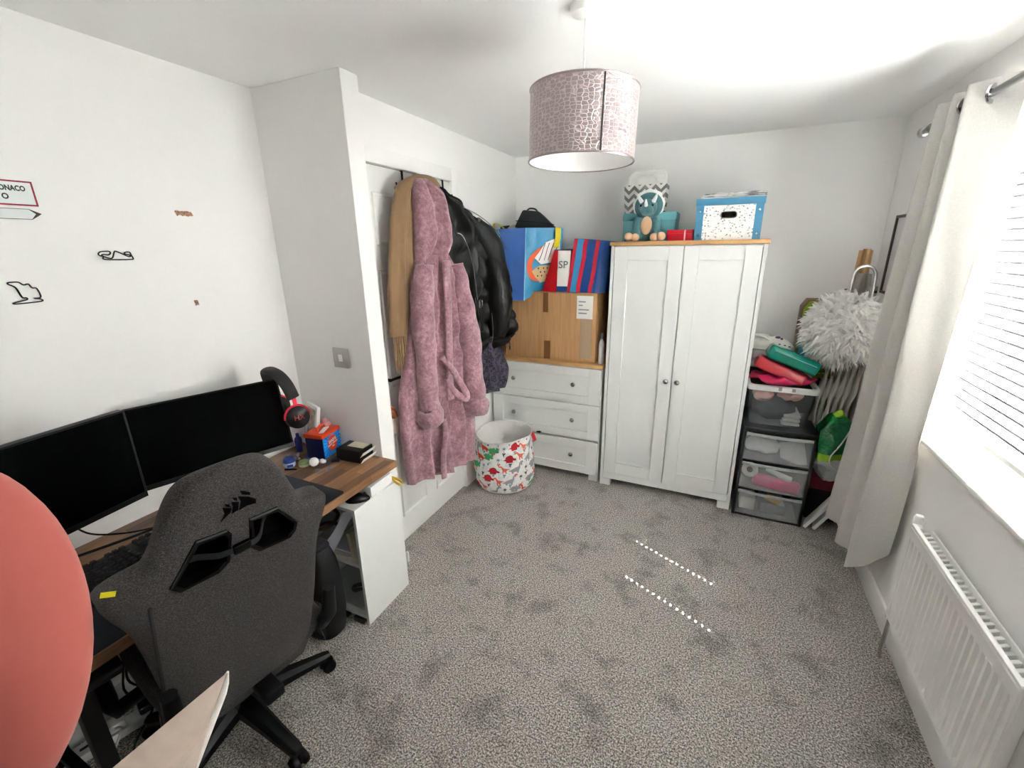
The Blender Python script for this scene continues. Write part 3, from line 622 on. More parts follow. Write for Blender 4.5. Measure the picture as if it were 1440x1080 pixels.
# black card box with white flaps
mat('box_black', '101012', .35); mat('box_label', 'd9d6b8', .5)
xM = T(.42, 1.562, DT + .001) @ RZ(.08)
bx_ = thing('card_box', 'black card box with white open flaps at the desk end', 'box', (.42, 1.562, DT))
part('body', B().box(-.085, .055, -.05, .05, 0, .062, .001, 1, xM), 'box_black', bx_)
part('top_label', B().box(-.05, .045, -.01, .047, .062, .0627, 0, 1, xM), 'box_label', bx_)
for z0 in (.0, .031):
    part('flap', B().prism([(-.05, 0), (.05, 0), (.056, .028), (-.044, .028)], .001, xM @ frame((.056, 0, z0 + .001), (0, 1, 0), (.55, 0, .83), (.83, 0, -.55))), 'print_white', bx_)
mat('gadget_dark', '202024', .35)
solo('phone_charger', B().box(-.02, .02, -.012, .012, 0, .009, .003, 2, T(.345, 1.49, DT + .001) @ RZ(.5)), 'gadget_dark', 'small black gadget beside the card box', 'gadget', (.345, 1.49, DT))
# jars, ball, leaflet, pen
mat('jar_blue', '1f3f8c', .3); mat('jar_label', 'cfdcf0', .4); mat('jar_green', '8ba06a', .35); mat('jar_pale', 'cfd8bf', .4)
j = thing('ointment_jar', 'small round jar with dark blue lid behind the chair', 'jar', (.180, 1.362, DT))
part('pot', B().lathe([(.002, .001), (.022, .001), (.027, .01), (.027, .026), (.002, .026)], 24, (.180, 1.362, DT)), 'jar_label', j)
part('lid', B().lathe([(.002, .046), (.022, .046), (.026, .042), (.0275, .026), (.002, .026)], 24, (.180, 1.362, DT)), 'jar_blue', j)
part('label', B().box(.026, .0283, -.013, .013, .006, .02, .0005, 1, T(.180, 1.362, DT) @ RZ(-.6)), 'jar_blue', j)
j = thing('balm_tin', 'flat round pale green tin beside the blue jar', 'tin', (.237, 1.398, DT))
part('pot', B().lathe([(.002, .001), (.024, .001), (.026, .006), (.026, .014), (.002, .014)], 24, (.237, 1.398, DT)), 'jar_pale', j)
part('lid', B().lathe([(.002, .024), (.022, .024), (.026, .020), (.0265, .014), (.002, .014)], 24, (.237, 1.398, DT)), 'jar_green', j)
m_ = N('golf_ball'); m_.base(lin('eeeeec')); m_.set(.35); m_.bump(m_.vor(330, 'F1', rnd=.3), .4, .002); MATS['golf_ball'] = m_.m
solo('golf_ball', B().ball((.288, 1.412, DT + .0225), .0215, 24), 'golf_ball', 'white golf ball on the desk before the tin', 'ball', (.288, 1.412, DT))
solo('crumpled_tissue', B().ball((.306, 1.447, DT + .013), (.016, .014, .011), 14).crumple(.003, 90), 'print_white', 'crumpled white tissue between golf ball and tin', 'tissue', (.306, 1.447, DT))
mat('leaflet_blue', '3b6ab0', .4)
solo('gift_card', B().box(-.045, .03, -.02, .02, 0, .0012, 0, 1, T(.205, 1.462, DT + .001) @ RZ(-.55)), 'leaflet_blue', 'blue and white card lying behind the golf ball', 'card', (.205, 1.462, DT))
solo('pen', B().cyl((.196, 1.322, DT + .006), (.245, 1.347, DT + .006), .005, .004, 10), 'black_plastic', 'short black pen lying beside the desk mat', 'pen', (.22, 1.335, DT))
b = B()
for k in range(7):
    a = k * 1.3; p = Vector((.36 + .03 * math.cos(a), 1.40 + .025 * math.sin(a * 1.4), DT + .002)); b.prism([(.014, 0), (0, .02), (-.016, .004), (-.004, -.018)], .0006, T(*p) @ RZ(a))
solo('clear_wrapper', b, 'clear_plastic', 'crinkled clear wrapper scraps on the worktop', 'wrapper', (.36, 1.40, DT))

# things on and in the cabinet
CT = .631
ms = thing('mouse', 'black computer mouse under the desk edge on cabinet', 'mouse', (.57, 1.375, CT))
b = B().ball((0, 0, 0), (.032, .055, .034), 24)
for v in b.bm.verts: v.co.z = max(v.co.z, 0) * (1 - .25 * v.co.y / .055)
b.bm.transform(T(.57, 1.385, CT) @ RZ(-.9)); part('shell', b, 'black_plastic', ms, 60)
part('wheel', B().cyl((-.004, .03, .027), (.004, .03, .027), .008, seg=14, M=T(.57, 1.385, CT) @ RZ(-.9)), 'gadget_dark', ms)
solo('white_carton', B().box(-.03, .035, -.075, .075, 0, .05, .002, 1, T(.578, 1.50, CT) @ RZ(.02)), 'print_white', 'small white carton on the cabinet under the desk', 'carton', (.578, 1.50, CT))
mat('plier_yellow', 'd5ab22', .4)
pl = thing('pliers', 'yellow handled pliers on the cabinet edge', 'pliers', (.64, 1.55, CT))
for s_ in (-1, 1): part('handle', B().tube(smooth_path([(.56, 1.594, CT + .012), (.60, 1.592 + s_ * .004, CT + .012), (.64, 1.578 + s_ * .012, CT + .012), (.675, 1.565 + s_ * .011, CT + .012)], 5), .006, 8), 'plier_yellow', pl)
part('jaw', B().box(.53, .565, 1.586, 1.602, CT + .004, CT + .02, .003), 'brushed_steel', pl)
mat('paper_blue', 'dfe3ee', .6)
rows = []
for k in range(15):
    t = k / 14; c = Vector((lerp(.565, .405, t), lerp(1.345, 1.29, t), lerp(.600, .345, t))); tw = .5 * math.sin(t * 4.5)
    rows.append([c + Vector((q * .035 * math.cos(tw), q * .02, q * .035 * math.sin(tw) * .6 + q * .012)) for q in (-1, -.5, 0, .5, 1)])
solo('paper_sheet', B().solid_sheet(rows, .0006), 'paper_blue', 'curled white paper sheet poking out of the cabinet', 'paper', (.405, 1.29, .336), smooth=60)
mat('book_red', '9c1f26', .5); mat('book_cream', 'd8cfb8', .6); mat('envelope', 'c7c5bd', .6); mat('brown_strap', '6f4d2a', .7)
solo('red_book', B().box(.575, .592, 1.36, 1.57, .3345, .50, .002, 1, T(.58, 1.4, .33) @ RY(-.12) @ T(-.58, -1.4, -.33)), 'book_red', 'thin red book standing in the cabinet', 'book', (.585, 1.46, .335))
solo('booklet', B().box(.545, .565, 1.33, 1.55, .335, .475, .002, 1, T(.55, 1.4, .33) @ RY(-.14) @ T(-.55, -1.4, -.33)), 'book_cream', 'cream booklet leaning on the red book', 'booklet', (.555, 1.44, .335))
solo('envelope', B().box(.36, .53, 1.33, 1.56, .335, .352, .002, 1, T(.44, 1.44, 0) @ RZ(.12) @ T(-.44, -1.44, 0)), 'envelope', 'thick pale envelope lying on the cabinet shelf', 'envelope', (.44, 1.44, .335))
solo('envelope', B().box(.38, .54, 1.34, 1.56, .3525, .362, .002, 1), 'paper_blue', 'thin white envelope on top of the thick one', 'envelope', (.46, 1.45, .3525))
solo('coiled_strap', B().tube(smooth_path([(.30 + .05 * math.cos(k * .9), 1.42 + .06 * math.sin(k * .9), .345 + .012 * k) for k in range(13)], 4), .009, 8), 'brown_strap', 'brown coiled strap at the shelf back', 'strap', (.30, 1.42, .335))
mat('bag_blue_edge', '2a3ba0', .4)
cb = thing('zip_bag', 'clear plastic bag of cables with blue edge', 'bag', (.50, 1.38, .045))
b = B().box(-.09, .09, -.07, .07, 0, .20, .03, 4, T(.50, 1.40, .046)).crumple(.018, 14, 2)
part('pouch', b, 'clear_plastic', cb, 60)
part('edge', B().tube(smooth_path([(.40, 1.33, .24), (.395, 1.325, .17), (.41, 1.325, .09), (.43, 1.33, .05)], 6), .006, 8), 'bag_blue_edge', cb)
b = B().tube(smooth_path([(.50 + .045 * math.cos(k * 1.1), 1.40 + .04 * math.sin(k * 1.1), .065 + .013 * (k % 6)) for k in range(16)], 5), .007, 8)
solo('cable_coil', b, 'black_plastic', 'coil of black cable inside the clear bag', 'cable', (.50, 1.40, .05))

# backpack on the floor between chair and cabinet
mat('nylon_black', '19191b', .65, bump=.3, bscale=300); mat('webbing_grey', '4c4d4f', .8)
bp = thing('backpack', 'black backpack with grey webbing strap between chair and cabinet', 'backpack', (.44, 1.21, 0))
rings = []
for z, rx, ry, ox in ((.0, .08, .05, 0), (.01, .11, .072, 0), (.12, .125, .08, 0), (.28, .12, .075, .01), (.40, .10, .06, .02), (.47, .06, .04, .03), (.49, .02, .015, .035)):
    rings.append([(.42 + ox + rx * math.copysign(abs(math.cos(a)) ** .7, math.cos(a)), 1.215 + ry * math.copysign(abs(math.sin(a)) ** .7, math.sin(a)), z + .001) for a in [2 * PI * k / 28 for k in range(28)]])
part('body', B().loft(rings).crumple(.01, 14, 5, lambda c: c.z < .02), 'nylon_black', bp, 70)
part('pocket', B().box(.36, .53, 1.125, 1.15, .05, .24, .015, 3).crumple(.006, 20), 'nylon_black', bp, 60)
for xx, tw in ((.46, .03), (.52, .0)): part('strap', B().solid_sheet([[(xx + q * .014 + tw * math.sin(3 * t), 1.135 - .03 * math.sin(PI * t) - .0 * q, lerp(.44, .05, t)) for q in (-1, 1)] for t in [k / 12 for k in range(13)]], .004), 'webbing_grey', bp)
part('grab_loop', B().tube(smooth_path([(.44, 1.20, .47), (.45, 1.19, .515), (.48, 1.20, .515), (.48, 1.21, .47)], 5), .006, 8), 'webbing_grey', bp)

# extension lead, plugs and cables under the desk
mat('plastic_white', 'd9d9d6', .45)
ex = thing('extension_lead', 'white extension lead on the floor under the desk', 'extension lead', (.11, .52, 0))
eM = T(.10, .50, .001) @ RZ(-.25)
part('bar', B().box(-.03, .03, -.19, .19, 0, .035, .005, 2, eM), 'plastic_white', ex)
for k in range(4):
    part('socket', B().box(-.006, .006, -.013 , .013, .035, .0356, 0, 1, eM @ T(0, -.14 + k * .09, 0)), 'gadget_dark', ex)
for k, m_ in ((2, 'plastic_white'), (0, 'black_plastic'), (3, 'black_plastic')):
    c = eM @ Vector((0, -.14 + k * .09, .036))
    p_ = thing('mains_plug', ('white' if k == 2 else 'black') + ' mains plug in the extension lead' + {2: ' with a pale cable', 0: ' near the pink cushion', 3: ' at its far end'}[k], 'plug', tuple(c), None)
    part('body', B().box(-.025, .025, -.025, .025, 0, .034, .008, 2, T(*c) @ RZ(-.25)), m_, p_)
    q = c + Vector((.02, -.01, .02)); part('cord', B().tube(smooth_path([q, q + Vector((.05, .0, .02)), q + Vector((.09, -.03 * k, -.035)), q + Vector((.14, -.05, -.05))], 6), .004, 8), m_, p_)
b = B()
for k in range(4): b.tube(smooth_path([(.05 + .02 * k, .55 + .03 * k, DT - .04), (.10 + .02 * k, .62, .35), (.08, .60 + .02 * k, .12 + .03 * k), (.12, .70 + .01 * k, .06), (.06, .80, .05)], 7), .004, 7)
solo('cable_bundle', b, 'black_plastic', 'tangle of black cables hanging behind the desk', 'cables', (.09, .65, .05))
mat('dark_bottle', '2a3330', .2)
b = B().box(-.03, .03, -.05, .05, 0, .15, .01, 2, T(.09, .74, .001) @ RZ(.3)); solo('power_brick', b, 'dark_bottle', 'dark glossy power brick standing under the desk', 'power supply', (.09, .74, 0))
# ------------------------------------------------------------------ gaming chair
def booldiff(b, cutters):
    me = bpy.data.meshes.new('b'); b.bm.to_mesh(me); b.bm.free(); o = bpy.data.objects.new('b', me); COL.objects.link(o); tmp = []
    for c in cutters:
        cm = bpy.data.meshes.new('c'); c.bm.to_mesh(cm); c.bm.free(); co = bpy.data.objects.new('c', cm); COL.objects.link(co); tmp.append((co, cm))
        md = o.modifiers.new('d', 'BOOLEAN'); md.operation = 'DIFFERENCE'; md.solver = 'EXACT'; md.object = co
    dg = bpy.context.evaluated_depsgraph_get(); dg.update(); m2 = bpy.data.meshes.new_from_object(o.evaluated_get(dg)); out = B(); out.bm.from_mesh(m2)
    bpy.data.objects.remove(o); bpy.data.meshes.remove(me); bpy.data.meshes.remove(m2)
    for co, cm in tmp: bpy.data.objects.remove(co); bpy.data.meshes.remove(cm)
    return out
chair = thing('gaming_chair', 'dark grey fabric gaming chair on castors seen from behind', 'chair', (.50, .765, 0))
cu = Vector((.164, .986, 0)).normalized(); cn0 = Vector((.986, -.164, 0)).normalized(); ca = math.radians(9)
cv = cn0 * math.sin(ca) + Vector((0, 0, 1)) * math.cos(ca); cn = cu.cross(cv).normalized(); CP = Vector((.79, .70, .50))
CM = frame(CP, cu, cv, cn)                      # local x right, y up the back, z out of the back towards the room
prof = [(-.10, .185), (-.06, .20), (.0, .205), (.10, .222), (.20, .232), (.29, .242), (.35, .256), (.40, .275), (.435, .285), (.460, .283), (.478, .262), (.490, .225), (.503, .197), (.54, .178), (.59, .158), (.635, .139), (.67, .118), (.697, .090), (.712, .055), (.720, .02)]
rings = []
for k in range(70):
    v_, w_ = rows_interp(prof, 70)[k]; th = (.052 - .012 * min(1, max(0, (v_ - .42) / .12))) * (1 if v_ < .67 else max(.25, 1 - ((v_ - .67) / .06) ** 2))
    wing = max(0, 1 - abs(v_ - .36) / .26)
    ring = []
    for i in range(44):
        a = 2 * PI * i / 44; cx, sx = math.cos(a), math.sin(a)
        x = w_ * math.copysign(abs(cx) ** .55, cx) + .004; z = -th + th * math.copysign(abs(sx) ** .6, sx)
        z -= .10 * x * x + .012 * max(0, -v_ * 10)
        if sx < 0: z -= wing * .35 * max(0, abs(x) - .15)
        ring.append((x, v_, z))
    rings.append(ring)
back = B().loft(rings)
holes = [[(-.089, .536), (-.028, .529), (-.020, .512), (-.034, .440), (-.058, .424), (-.136, .424), (-.152, .445)], [(.040, .530), (.110, .522), (.157, .448), (.150, .424), (.134, .411), (.056, .421), (.036, .447)]]
cut = []
for h_ in holes:
    c = B().prism(h_, .09, T(0, 0, -.055)); cut.append(c)
back = booldiff(back, cut); back.bm.transform(CM)
bk_ = part('backrest', back, 'chair_fabric', chair, 45)
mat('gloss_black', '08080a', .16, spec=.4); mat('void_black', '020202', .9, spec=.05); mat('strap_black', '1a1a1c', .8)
for h_ in holes:
    cx = sum(p[0] for p in h_) / len(h_); cy_ = sum(p[1] for p in h_) / len(h_)
    def off(d, z):
        out = []
        for i, (x, y) in enumerate(h_):
            r = Vector((x - cx, y - cy_)); L = r.length; q = Vector((cx, cy_)) + r * ((L + d) / L); out.append((q.x, q.y, z - .10 * q.x * q.x))
        return out
    part('bezel', B().loft([off(.010, -.006), off(.010, .003), off(.006, .007), off(-.003, .006), off(-.006, .0), off(-.010, -.040)], False, M=CM), 'gloss_black', bk_, 30)
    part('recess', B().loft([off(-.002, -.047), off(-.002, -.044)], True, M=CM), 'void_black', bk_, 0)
sp_ = smooth_path([(-.13, .462, -.045), (-.09, .470, -.03), (-.05, .470, .004), (0, .468, .010), (.05, .464, .006), (.085, .485, -.03), (.11, .50, -.045)], 6)
part('strap', B().solid_sheet([[p + Vector((0, q, 0)) for q in (-.009, .009)] for p in sp_], .003, M=CM), 'strap_black', bk_, 60)
part('strap_buckle', B().box(-.018, .026, .454, .483, .004, .017, .004, 2, CM), 'gloss_black', bk_)
mat('logo_black', '050506', .8, spec=.05)
b = B()
for pl_ in ([(-.024, .607), (-.004, .595), (-.008, .583), (-.032, .568), (-.021, .586)], [(-.002, .613), (.015, .604), (.011, .581), (-.005, .578), (0, .598)], [(.015, .622), (.04, .607), (.057, .59), (.056, .577), (.035, .582), (.013, .579), (.02, .601)],
            [(-.018, .615), (-.008, .609), (-.006, .6), (-.015, .606)], [(.001, .624), (.012, .619), (.012, .609), (.005, .615)], [(.021, .637), (.044, .619), (.045, .61), (.025, .622)]):
    b.prism(pl_, .005, CM @ T(0, 0, -.003))
part('emblem', b, 'logo_black', bk_, 0)
mat('tag_yellow', 'e6d81c', .5)
part('warning_tag', B().box(-.013, .013, -.007, .007, -.001, .0012, 0, 1, CM @ T(-.262, .496, -.022) @ RY(-.35) @ RZ(-.3)), 'tag_yellow', bk_)
part('piping', B().tube([CM @ Vector((-(.203 + .02 * t), lerp(.41, .04, t), -.012)) for t in [k / 10 for k in range(11)]], .005, 6), 'strap_black', bk_)
SM = frame((.50, .765, 0), cu, -cn0, (0, 0, 1))         # local x right, y forward (to the desk), z up
rings = []
for y, w_, zt in ((-.26, .19, .47), (-.24, .235, .485), (-.1, .245, .485), (.1, .245, .485), (.2, .235, .49), (.245, .2, .48)):
    rings.append([SM @ Vector((w_ * math.copysign(abs(math.cos(a)) ** .5, math.cos(a)), y, zt - .05 + .05 * math.copysign(abs(math.sin(a)) ** .6, math.sin(a)) + .03 * (abs(math.cos(a)) > .7))) for a in [2 * PI * k / 32 for k in range(32)]])
part('seat', B().loft(rings), 'chair_fabric', chair, 60)
part('mechanism', B().box(-.1, .1, -.22, .12, .345, .395, .01, 2, SM).box(-.03, .03, -.34, -.15, .36, .40, .008, 2, SM), 'black_plastic', chair)
for s_ in (-1, 1): part('back_bracket', B().tube([SM @ Vector((s_ * .215, -.14, .41)), SM @ Vector((s_ * .232, -.24, .42)), SM @ Vector((s_ * .232, -.30, .50)), SM @ Vector((s_ * .232, -.325, .62))], [.022, .026, .026, .02], 10), 'black_plastic', chair)
for s_ in (-1, 1):
    a_ = part('armrest', B().tube([SM @ Vector((s_ * .18, .02, .40)), SM @ Vector((s_ * .30, .0, .40)), SM @ Vector((s_ * .315, -.01, .46)), SM @ Vector((s_ * .315, -.01, .63))], [.022, .024, .026, .022], 10), 'black_plastic', chair)
    part('arm_pad', B().box(-.042, .042, -.13, .13, 0, .026, .010, 3, SM @ T(s_ * .312, -.03, .632)), 'black_matte', a_)
part('gas_lift', B().cyl((.50, .765, .12), (.50, .765, .35), .026).cyl((.50, .765, .22), (.50, .765, .36), .018), 'black_plastic', chair)
part('hub', B().lathe([(.002, .075), (.035, .075), (.055, .09), (.058, .125), (.05, .15), (.03, .158), (.002, .158)], 24, (.50, .765, 0)), 'black_plastic', chair)
for k in range(5):
    a = math.radians(-3.7 + 72 * k); M = T(.50, .765, 0) @ RZ(a)
    rings = []
    for x, hw_, z0, z1 in ((.02, .036, .085, .15), (.08, .034, .085, .145), (.16, .029, .08, .128), (.24, .025, .072, .108), (.31, .022, .066, .092), (.33, .016, .066, .086)):
        rings.append([(x, -hw_, z0), (x, hw_, z0), (x, hw_, z0 + (z1 - z0) * .6), (x, hw_ * .55, z1), (x, -hw_ * .55, z1), (x, -hw_, z0 + (z1 - z0) * .6)])
    part('leg', B().loft(rings, M=M), 'black_plastic', chair, 25)
    cs = part('castor', B().cyl((.31, 0, .045), (.31, 0, .072), .008, seg=10, M=M).box(.285, .335, -.006, .006, .02, .058, .006, 2, M), 'black_plastic', chair)
    for s_ in (-1, 1): part('wheel', B().lathe([(.006, -.009), (.024, -.009), (.027, -.005), (.027, .005), (.024, .009), (.006, .009)], 24, M=M @ T(.318, s_ * .017, .0275) @ RX(PI / 2)), 'gloss_black' if 0 else 'black_plastic', cs)

# ------------------------------------------------------------------ things on the walls
mat('sign_white', 'e4e8e8', .4); mat('sign_red', 'a52343', .5); mat('print_dark', '3a3a3e', .6); mat('track_black', '1b1b1d', .5)
sg_ = thing('circuit_sign', 'white wall sign with red border lettered MONACO', 'sign', (.002, .70, 1.862))
part('board', B().prism(rrect(.218, .071, .004), .003, M_east(.001, .700, 1.8975)), 'sign_white', sg_)
b = B()
for a in ((.591, .809, 1.9285, 1.933), (.591, .809, 1.862, 1.8665), (.8045, .809, 1.862, 1.933), (.591, .594, 1.862, 1.933)): b.box(.001, .0046, *a)
part('border', b, 'sign_red', sg_)
part('lettering', B().text('MONACO', .0205, M_east(.0042, .790, 1.9105) @ Matrix.Diagonal((.74, 1, 1, 1)), .0003, .0008, 'RIGHT').text('O', .022, M_east(.0042, .741, 1.8865) @ Matrix.Diagonal((.85, 1, 1, 1)), .0003, .0008), 'print_dark', sg_, 0)
ar_ = thing('arrow_sign', 'white arrow shaped wall sign below the red bordered sign', 'sign', (.002, .70, 1.823))
part('outline', B().prism([(.60, 1.823), (.786, 1.823), (.811, 1.8405), (.784, 1.8535), (.60, 1.8535)], .002, frame((.001, 0, 0), (0, 1, 0), (0, 0, 1), (1, 0, 0))), 'print_dark', ar_, 0)
part('face', B().prism([(.602, 1.8245), (.785, 1.8245), (.797, 1.8395), (.783, 1.852), (.602, 1.852)], .0028, frame((.0012, 0, 0), (0, 1, 0), (0, 0, 1), (1, 0, 0))), 'sign_white', ar_, 0)
TA = [(.926, 1.72), (.934, 1.726), (.957, 1.727), (.96, 1.72), (.952, 1.715), (.939, 1.717), (.935, 1.712), (.96, 1.703), (.972, 1.724), (.98, 1.726), (1.012, 1.708), (1.017, 1.713), (1.002, 1.718), (1.005, 1.723), (1.018, 1.723), (1.021, 1.713), (1.024, 1.703), (1.016, 1.698), (.941, 1.70), (.937, 1.709), (.927, 1.714)]
TB = [(.686, 1.639), (.707, 1.639), (.717, 1.63), (.728, 1.632), (.734, 1.62), (.744, 1.617), (.747, 1.59), (.73, 1.588), (.745, 1.584), (.745, 1.577), (.686, 1.575), (.685, 1.579), (.713, 1.585), (.714, 1.591), (.705, 1.594), (.698, 1.623), (.685, 1.634)]
solo('track_outline', B().tube(smooth_path([(.003, y, z) for y, z in TA], 4, True), .0022, 6, True), 'track_black', 'black race track outline shaped long and low on the wall', 'wall art', (.003, .97, 1.698))
solo('track_outline', B().tube(smooth_path([(.003, y, z) for y, z in TB], 4, True), .0022, 6, True), 'track_black', 'black race track outline with pointed corner below the signs', 'wall art', (.003, .71, 1.575))
m_ = N('residue_tan'); m_.base(m_.ramp(m_.noise(220, 2), [(.4, lin('8a5f45')), (.6, lin('c29b80'))])); m_.set(.9); MATS['residue_tan'] = m_.m
def rag(y0, y1, z0, z1, n, sd):
    rnd = random.Random(sd); P = []
    for i in range(n): P.append((lerp(y0, y1, i / n), z1 + rnd.uniform(-.003, .001)))
    for i in range(n): P.append((lerp(y1, y0, i / n), z0 + rnd.uniform(-.001, .004)))
    return P
solo('adhesive_residue', B().prism(rag(1.202, 1.27, 1.857, 1.877, 10, 1), .0012, frame((.0004, 0, 0), (0, 1, 0), (0, 0, 1), (1, 0, 0))), 'residue_tan', 'brown strip of adhesive residue high on the wall', 'residue', (.0004, 1.235, 1.86), smooth=0)
solo('adhesive_residue', B().prism(rag(1.200, 1.218, 1.508, 1.533, 5, 4), .0012, frame((.0004, 0, 0), (0, 1, 0), (0, 0, 1), (1, 0, 0))), 'residue_tan', 'tiny square of adhesive residue above the monitors', 'residue', (.0004, 1.21, 1.512), smooth=0)
sw = thing('light_switch', 'square metallic light switch on the narrow wall end', 'light switch', (.336, YS, 1.172))
mat('satin_plate', 'b5b2ac', .35, .7)
part('plate', B().prism(rrect(.098, .098, .006), .006, M_front(.334, YS - .0005, 1.222), .0015), 'satin_plate', sw)
part('rocker', B().prism(rrect(.022, .034, .002), .005, M_front(.334, YS - .006, 1.222) @ RX(.1), .001), 'print_white', sw)
mat('scuff', '55524e', .9)
pic = thing('framed_picture', 'thin framed pale picture on the window wall behind curtain', 'picture', (W - .01, 3.20, 1.44))
b = B()
for a in ((3.335, 3.35, 1.44, 1.86), (3.05, 3.065, 1.44, 1.86), (3.065, 3.335, 1.44, 1.455), (3.065, 3.335, 1.845, 1.86)): b.box(W - .022, W - .001, *a, .002, 1)
mat('frame_dark', '3c332f', .4); part('frame', b, 'frame_dark', pic)
mat('print_pale', 'cfc9cb', .5, var=.15, vscale=9); part('print', B().box(W - .012, W - .004, 3.064, 3.336, 1.454, 1.846), 'print_pale', pic)

# ------------------------------------------------------------------ clothes on the door
def drape(rows, px, nz=40, ny=44, back=.05, folds=((14, .012, 0.0),), quilt=0.0, nq=8, seed=0.0, wr=.006, edge=.45):
    """closed hanging shape; rows = (z, yL, yR, depth), px(y) = plane it hangs in"""
    R = rows_interp(rows, nz); rings = []
    for j, (z, a, b_, d) in enumerate(R):
        t = j / (nz - 1); ring = []
        for i in range(ny):
            s_ = i / (ny - 1); y = lerp(a, b_, s_); e = max(0.0, math.sin(PI * s_)) ** edge
            f = sum(am * math.sin(k * s_ * PI * 2 / 2 + ph + 1.3 * math.sin(t * 2.2 + ph)) for k, am, ph in folds) * (.35 + .65 * t)
            x = px(y) + d * e + f * e + wr * 1.5 * e * noise.noise(Vector((y * 16 + seed, z * 11 + seed, 3.0)))
            if quilt: x += quilt * (abs(math.sin(t * nq * PI)) ** .5 - .6) * e
            q = noise.noise(Vector((y * 9 + seed, z * 7, seed))) * wr
            ring.append((x + q, y, z))
        for i in range(ny // 3):
            s_ = 1 - (i + .5) / (ny // 3); y = lerp(a, b_, s_); ring.append((max(XD + .012, px(y) - back * max(0, math.sin(PI * s_)) ** .4), y, z))
        rings.append(ring)
    return B().loft(rings)
rack = thing('over_door_hooks', 'slim dark metal hook rack over the top of the door', 'hook rack', (XD, 2.33, 2.02))
b = B().box(XD + .004, XD + .008, 2.12, 2.54, 2.035, 2.055)
part('bar', b, 'dark_metal', rack)
for y in (2.141, 2.377, 2.523): part('strap', B().box(XD - .002, XD + .003, y - .006, y + .006, 2.04, DZ - .004).box(XD - .03, XD + .003, y - .006, y + .006, DZ - .006, DZ - .002), 'dark_metal', rack)
for y in (2.08, 2.14, 2.26, 2.40, 2.52): part('hook', B().tube(smooth_path([(XD + .006, y, 2.05), (XD + .02, y, 2.00), (XD + .05, y, 1.99), (XD + .065, y, 2.03)], 5), .004, 8), 'dark_metal', rack)

mat('scarf_wool', '8f7458', .95, spec=.1, var=.12, vscale=12, bump=.3, bscale=250, sheen=.3)
scf = thing('scarf', 'camel wool scarf with fringe hanging on the door', 'scarf', (.46, 1.93, 1.1))
ps = lambda y: .44 + .2 * (y - 1.8)
part('body', drape([(2.02, 1.985, 2.10, .02), (1.97, 1.955, 2.085, .03), (1.83, 1.915, 2.06, .03), (1.54, 1.866, 2.05, .028), (1.40, 1.855, 2.03, .026), (1.285, 1.848, 2.00, .024)], ps, 36, 36, .03, ((5, .008, .5), (11, .004, 1.0)), seed=2), 'scarf_wool', scf, 80)
part('wrap', B().tube(smooth_path([(.47, 1.99, 1.99), (.50, 2.05, 2.035), (.52, 2.14, 2.05), (.52, 2.22, 2.04), (.50, 2.29, 2.01)], 6), [.03] * 8 + [.035] * 10 + [.032] * 7, 12), 'scarf_wool', scf, 80)
fm = B().tube([(0, 0, 0), (.002, .001, -.06), (0, -.001, -.12), (.001, 0, -.19)], [.0055, .005, .0045, .003], 6).mesh('fringe_strand', 'scarf_wool')
for i in range(15): y = 1.853 + i * .0102; piece('fringe_strand', fm, scf, (ps(y) + .02 + .004 * math.sin(i * 2.1), y, 1.29), (0, 0, i * 1.1))

px_ = lambda y: .452 + .338 * (y - 1.8)
robe = thing('bathrobe', 'dusty pink plush hooded bathrobe hanging on the door', 'bathrobe', (.55, 2.1, .42))
part('body', drape([(1.69, 2.02, 2.215, .05), (1.60, 1.99, 2.25, .06), (1.40, 1.965, 2.285, .055), (1.15, 1.90, 2.325, .055), (.95, 1.848, 2.35, .055), (.72, 1.838, 2.352, .055), (.55, 1.843, 2.345, .055), (.435, 1.852, 2.34, .05)], px_, 60, 70, .05, ((9, .024, .2), (5, .016, 1.1), (17, .009, 2.0)), seed=1, wr=.012), 'plush_pink', robe, 80)
part('hood', drape([(2.055, 2.05, 2.09, .03), (2.03, 2.035, 2.125, .05), (1.98, 2.03, 2.185, .07), (1.86, 2.02, 2.213, .09), (1.76, 2.015, 2.205, .085), (1.68, 2.01, 2.185, .065), (1.65, 2.02, 2.17, .04)], px_, 36, 40, .04, ((3, .03, .4), (7, .016, 1.6)), seed=5, edge=.6, wr=.014), 'plush_pink', robe, 80)
def sleeve(pts, rad):
    P = smooth_path(pts, 8); n = len(P); return B().tube(P, [r[0] for r in rows_interp([(r,) for r in rad], n)], 20).crumple(.012, 12, 4)
def cuff(c, R_, r_, h_, tl):
    rings = []
    for k in range(28):
        a = 2 * PI * k / 28; rings.append([(R_ * math.cos(a) + r_ * math.cos(t) * math.cos(a), R_ * math.sin(a) + r_ * math.cos(t) * math.sin(a), h_ * math.sin(t)) for t in [2 * PI * j / 14 for j in range(14)]])
    return B().loft(rings, False, True, T(*c) @ RX(tl)).crumple(.012, 16, c[1])
def PB(y, z, o=.055): return (px_(y) + o, y, z)
part('sleeve', sleeve([PB(2.035, 1.64, .03), PB(1.995, 1.42, .04), PB(1.985, 1.15, .05), PB(1.985, .87, .05)], [.045, .06, .062, .055, .06]), 'plush_pink', robe, 80)
part('cuff', cuff(PB(1.982, .825, .052), .050, .030, .05, .35), 'plush_pink', robe, 80)
part('sleeve', sleeve([PB(2.225, 1.64, .03), PB(2.255, 1.40, .045), PB(2.285, 1.10, .05), PB(2.30, .85, .05)], [.045, .062, .07, .065, .07]), 'plush_pink', robe, 80)
part('cuff', cuff(PB(2.30, .795, .052), .058, .034, .055, -.25), 'plush_pink', robe, 80)
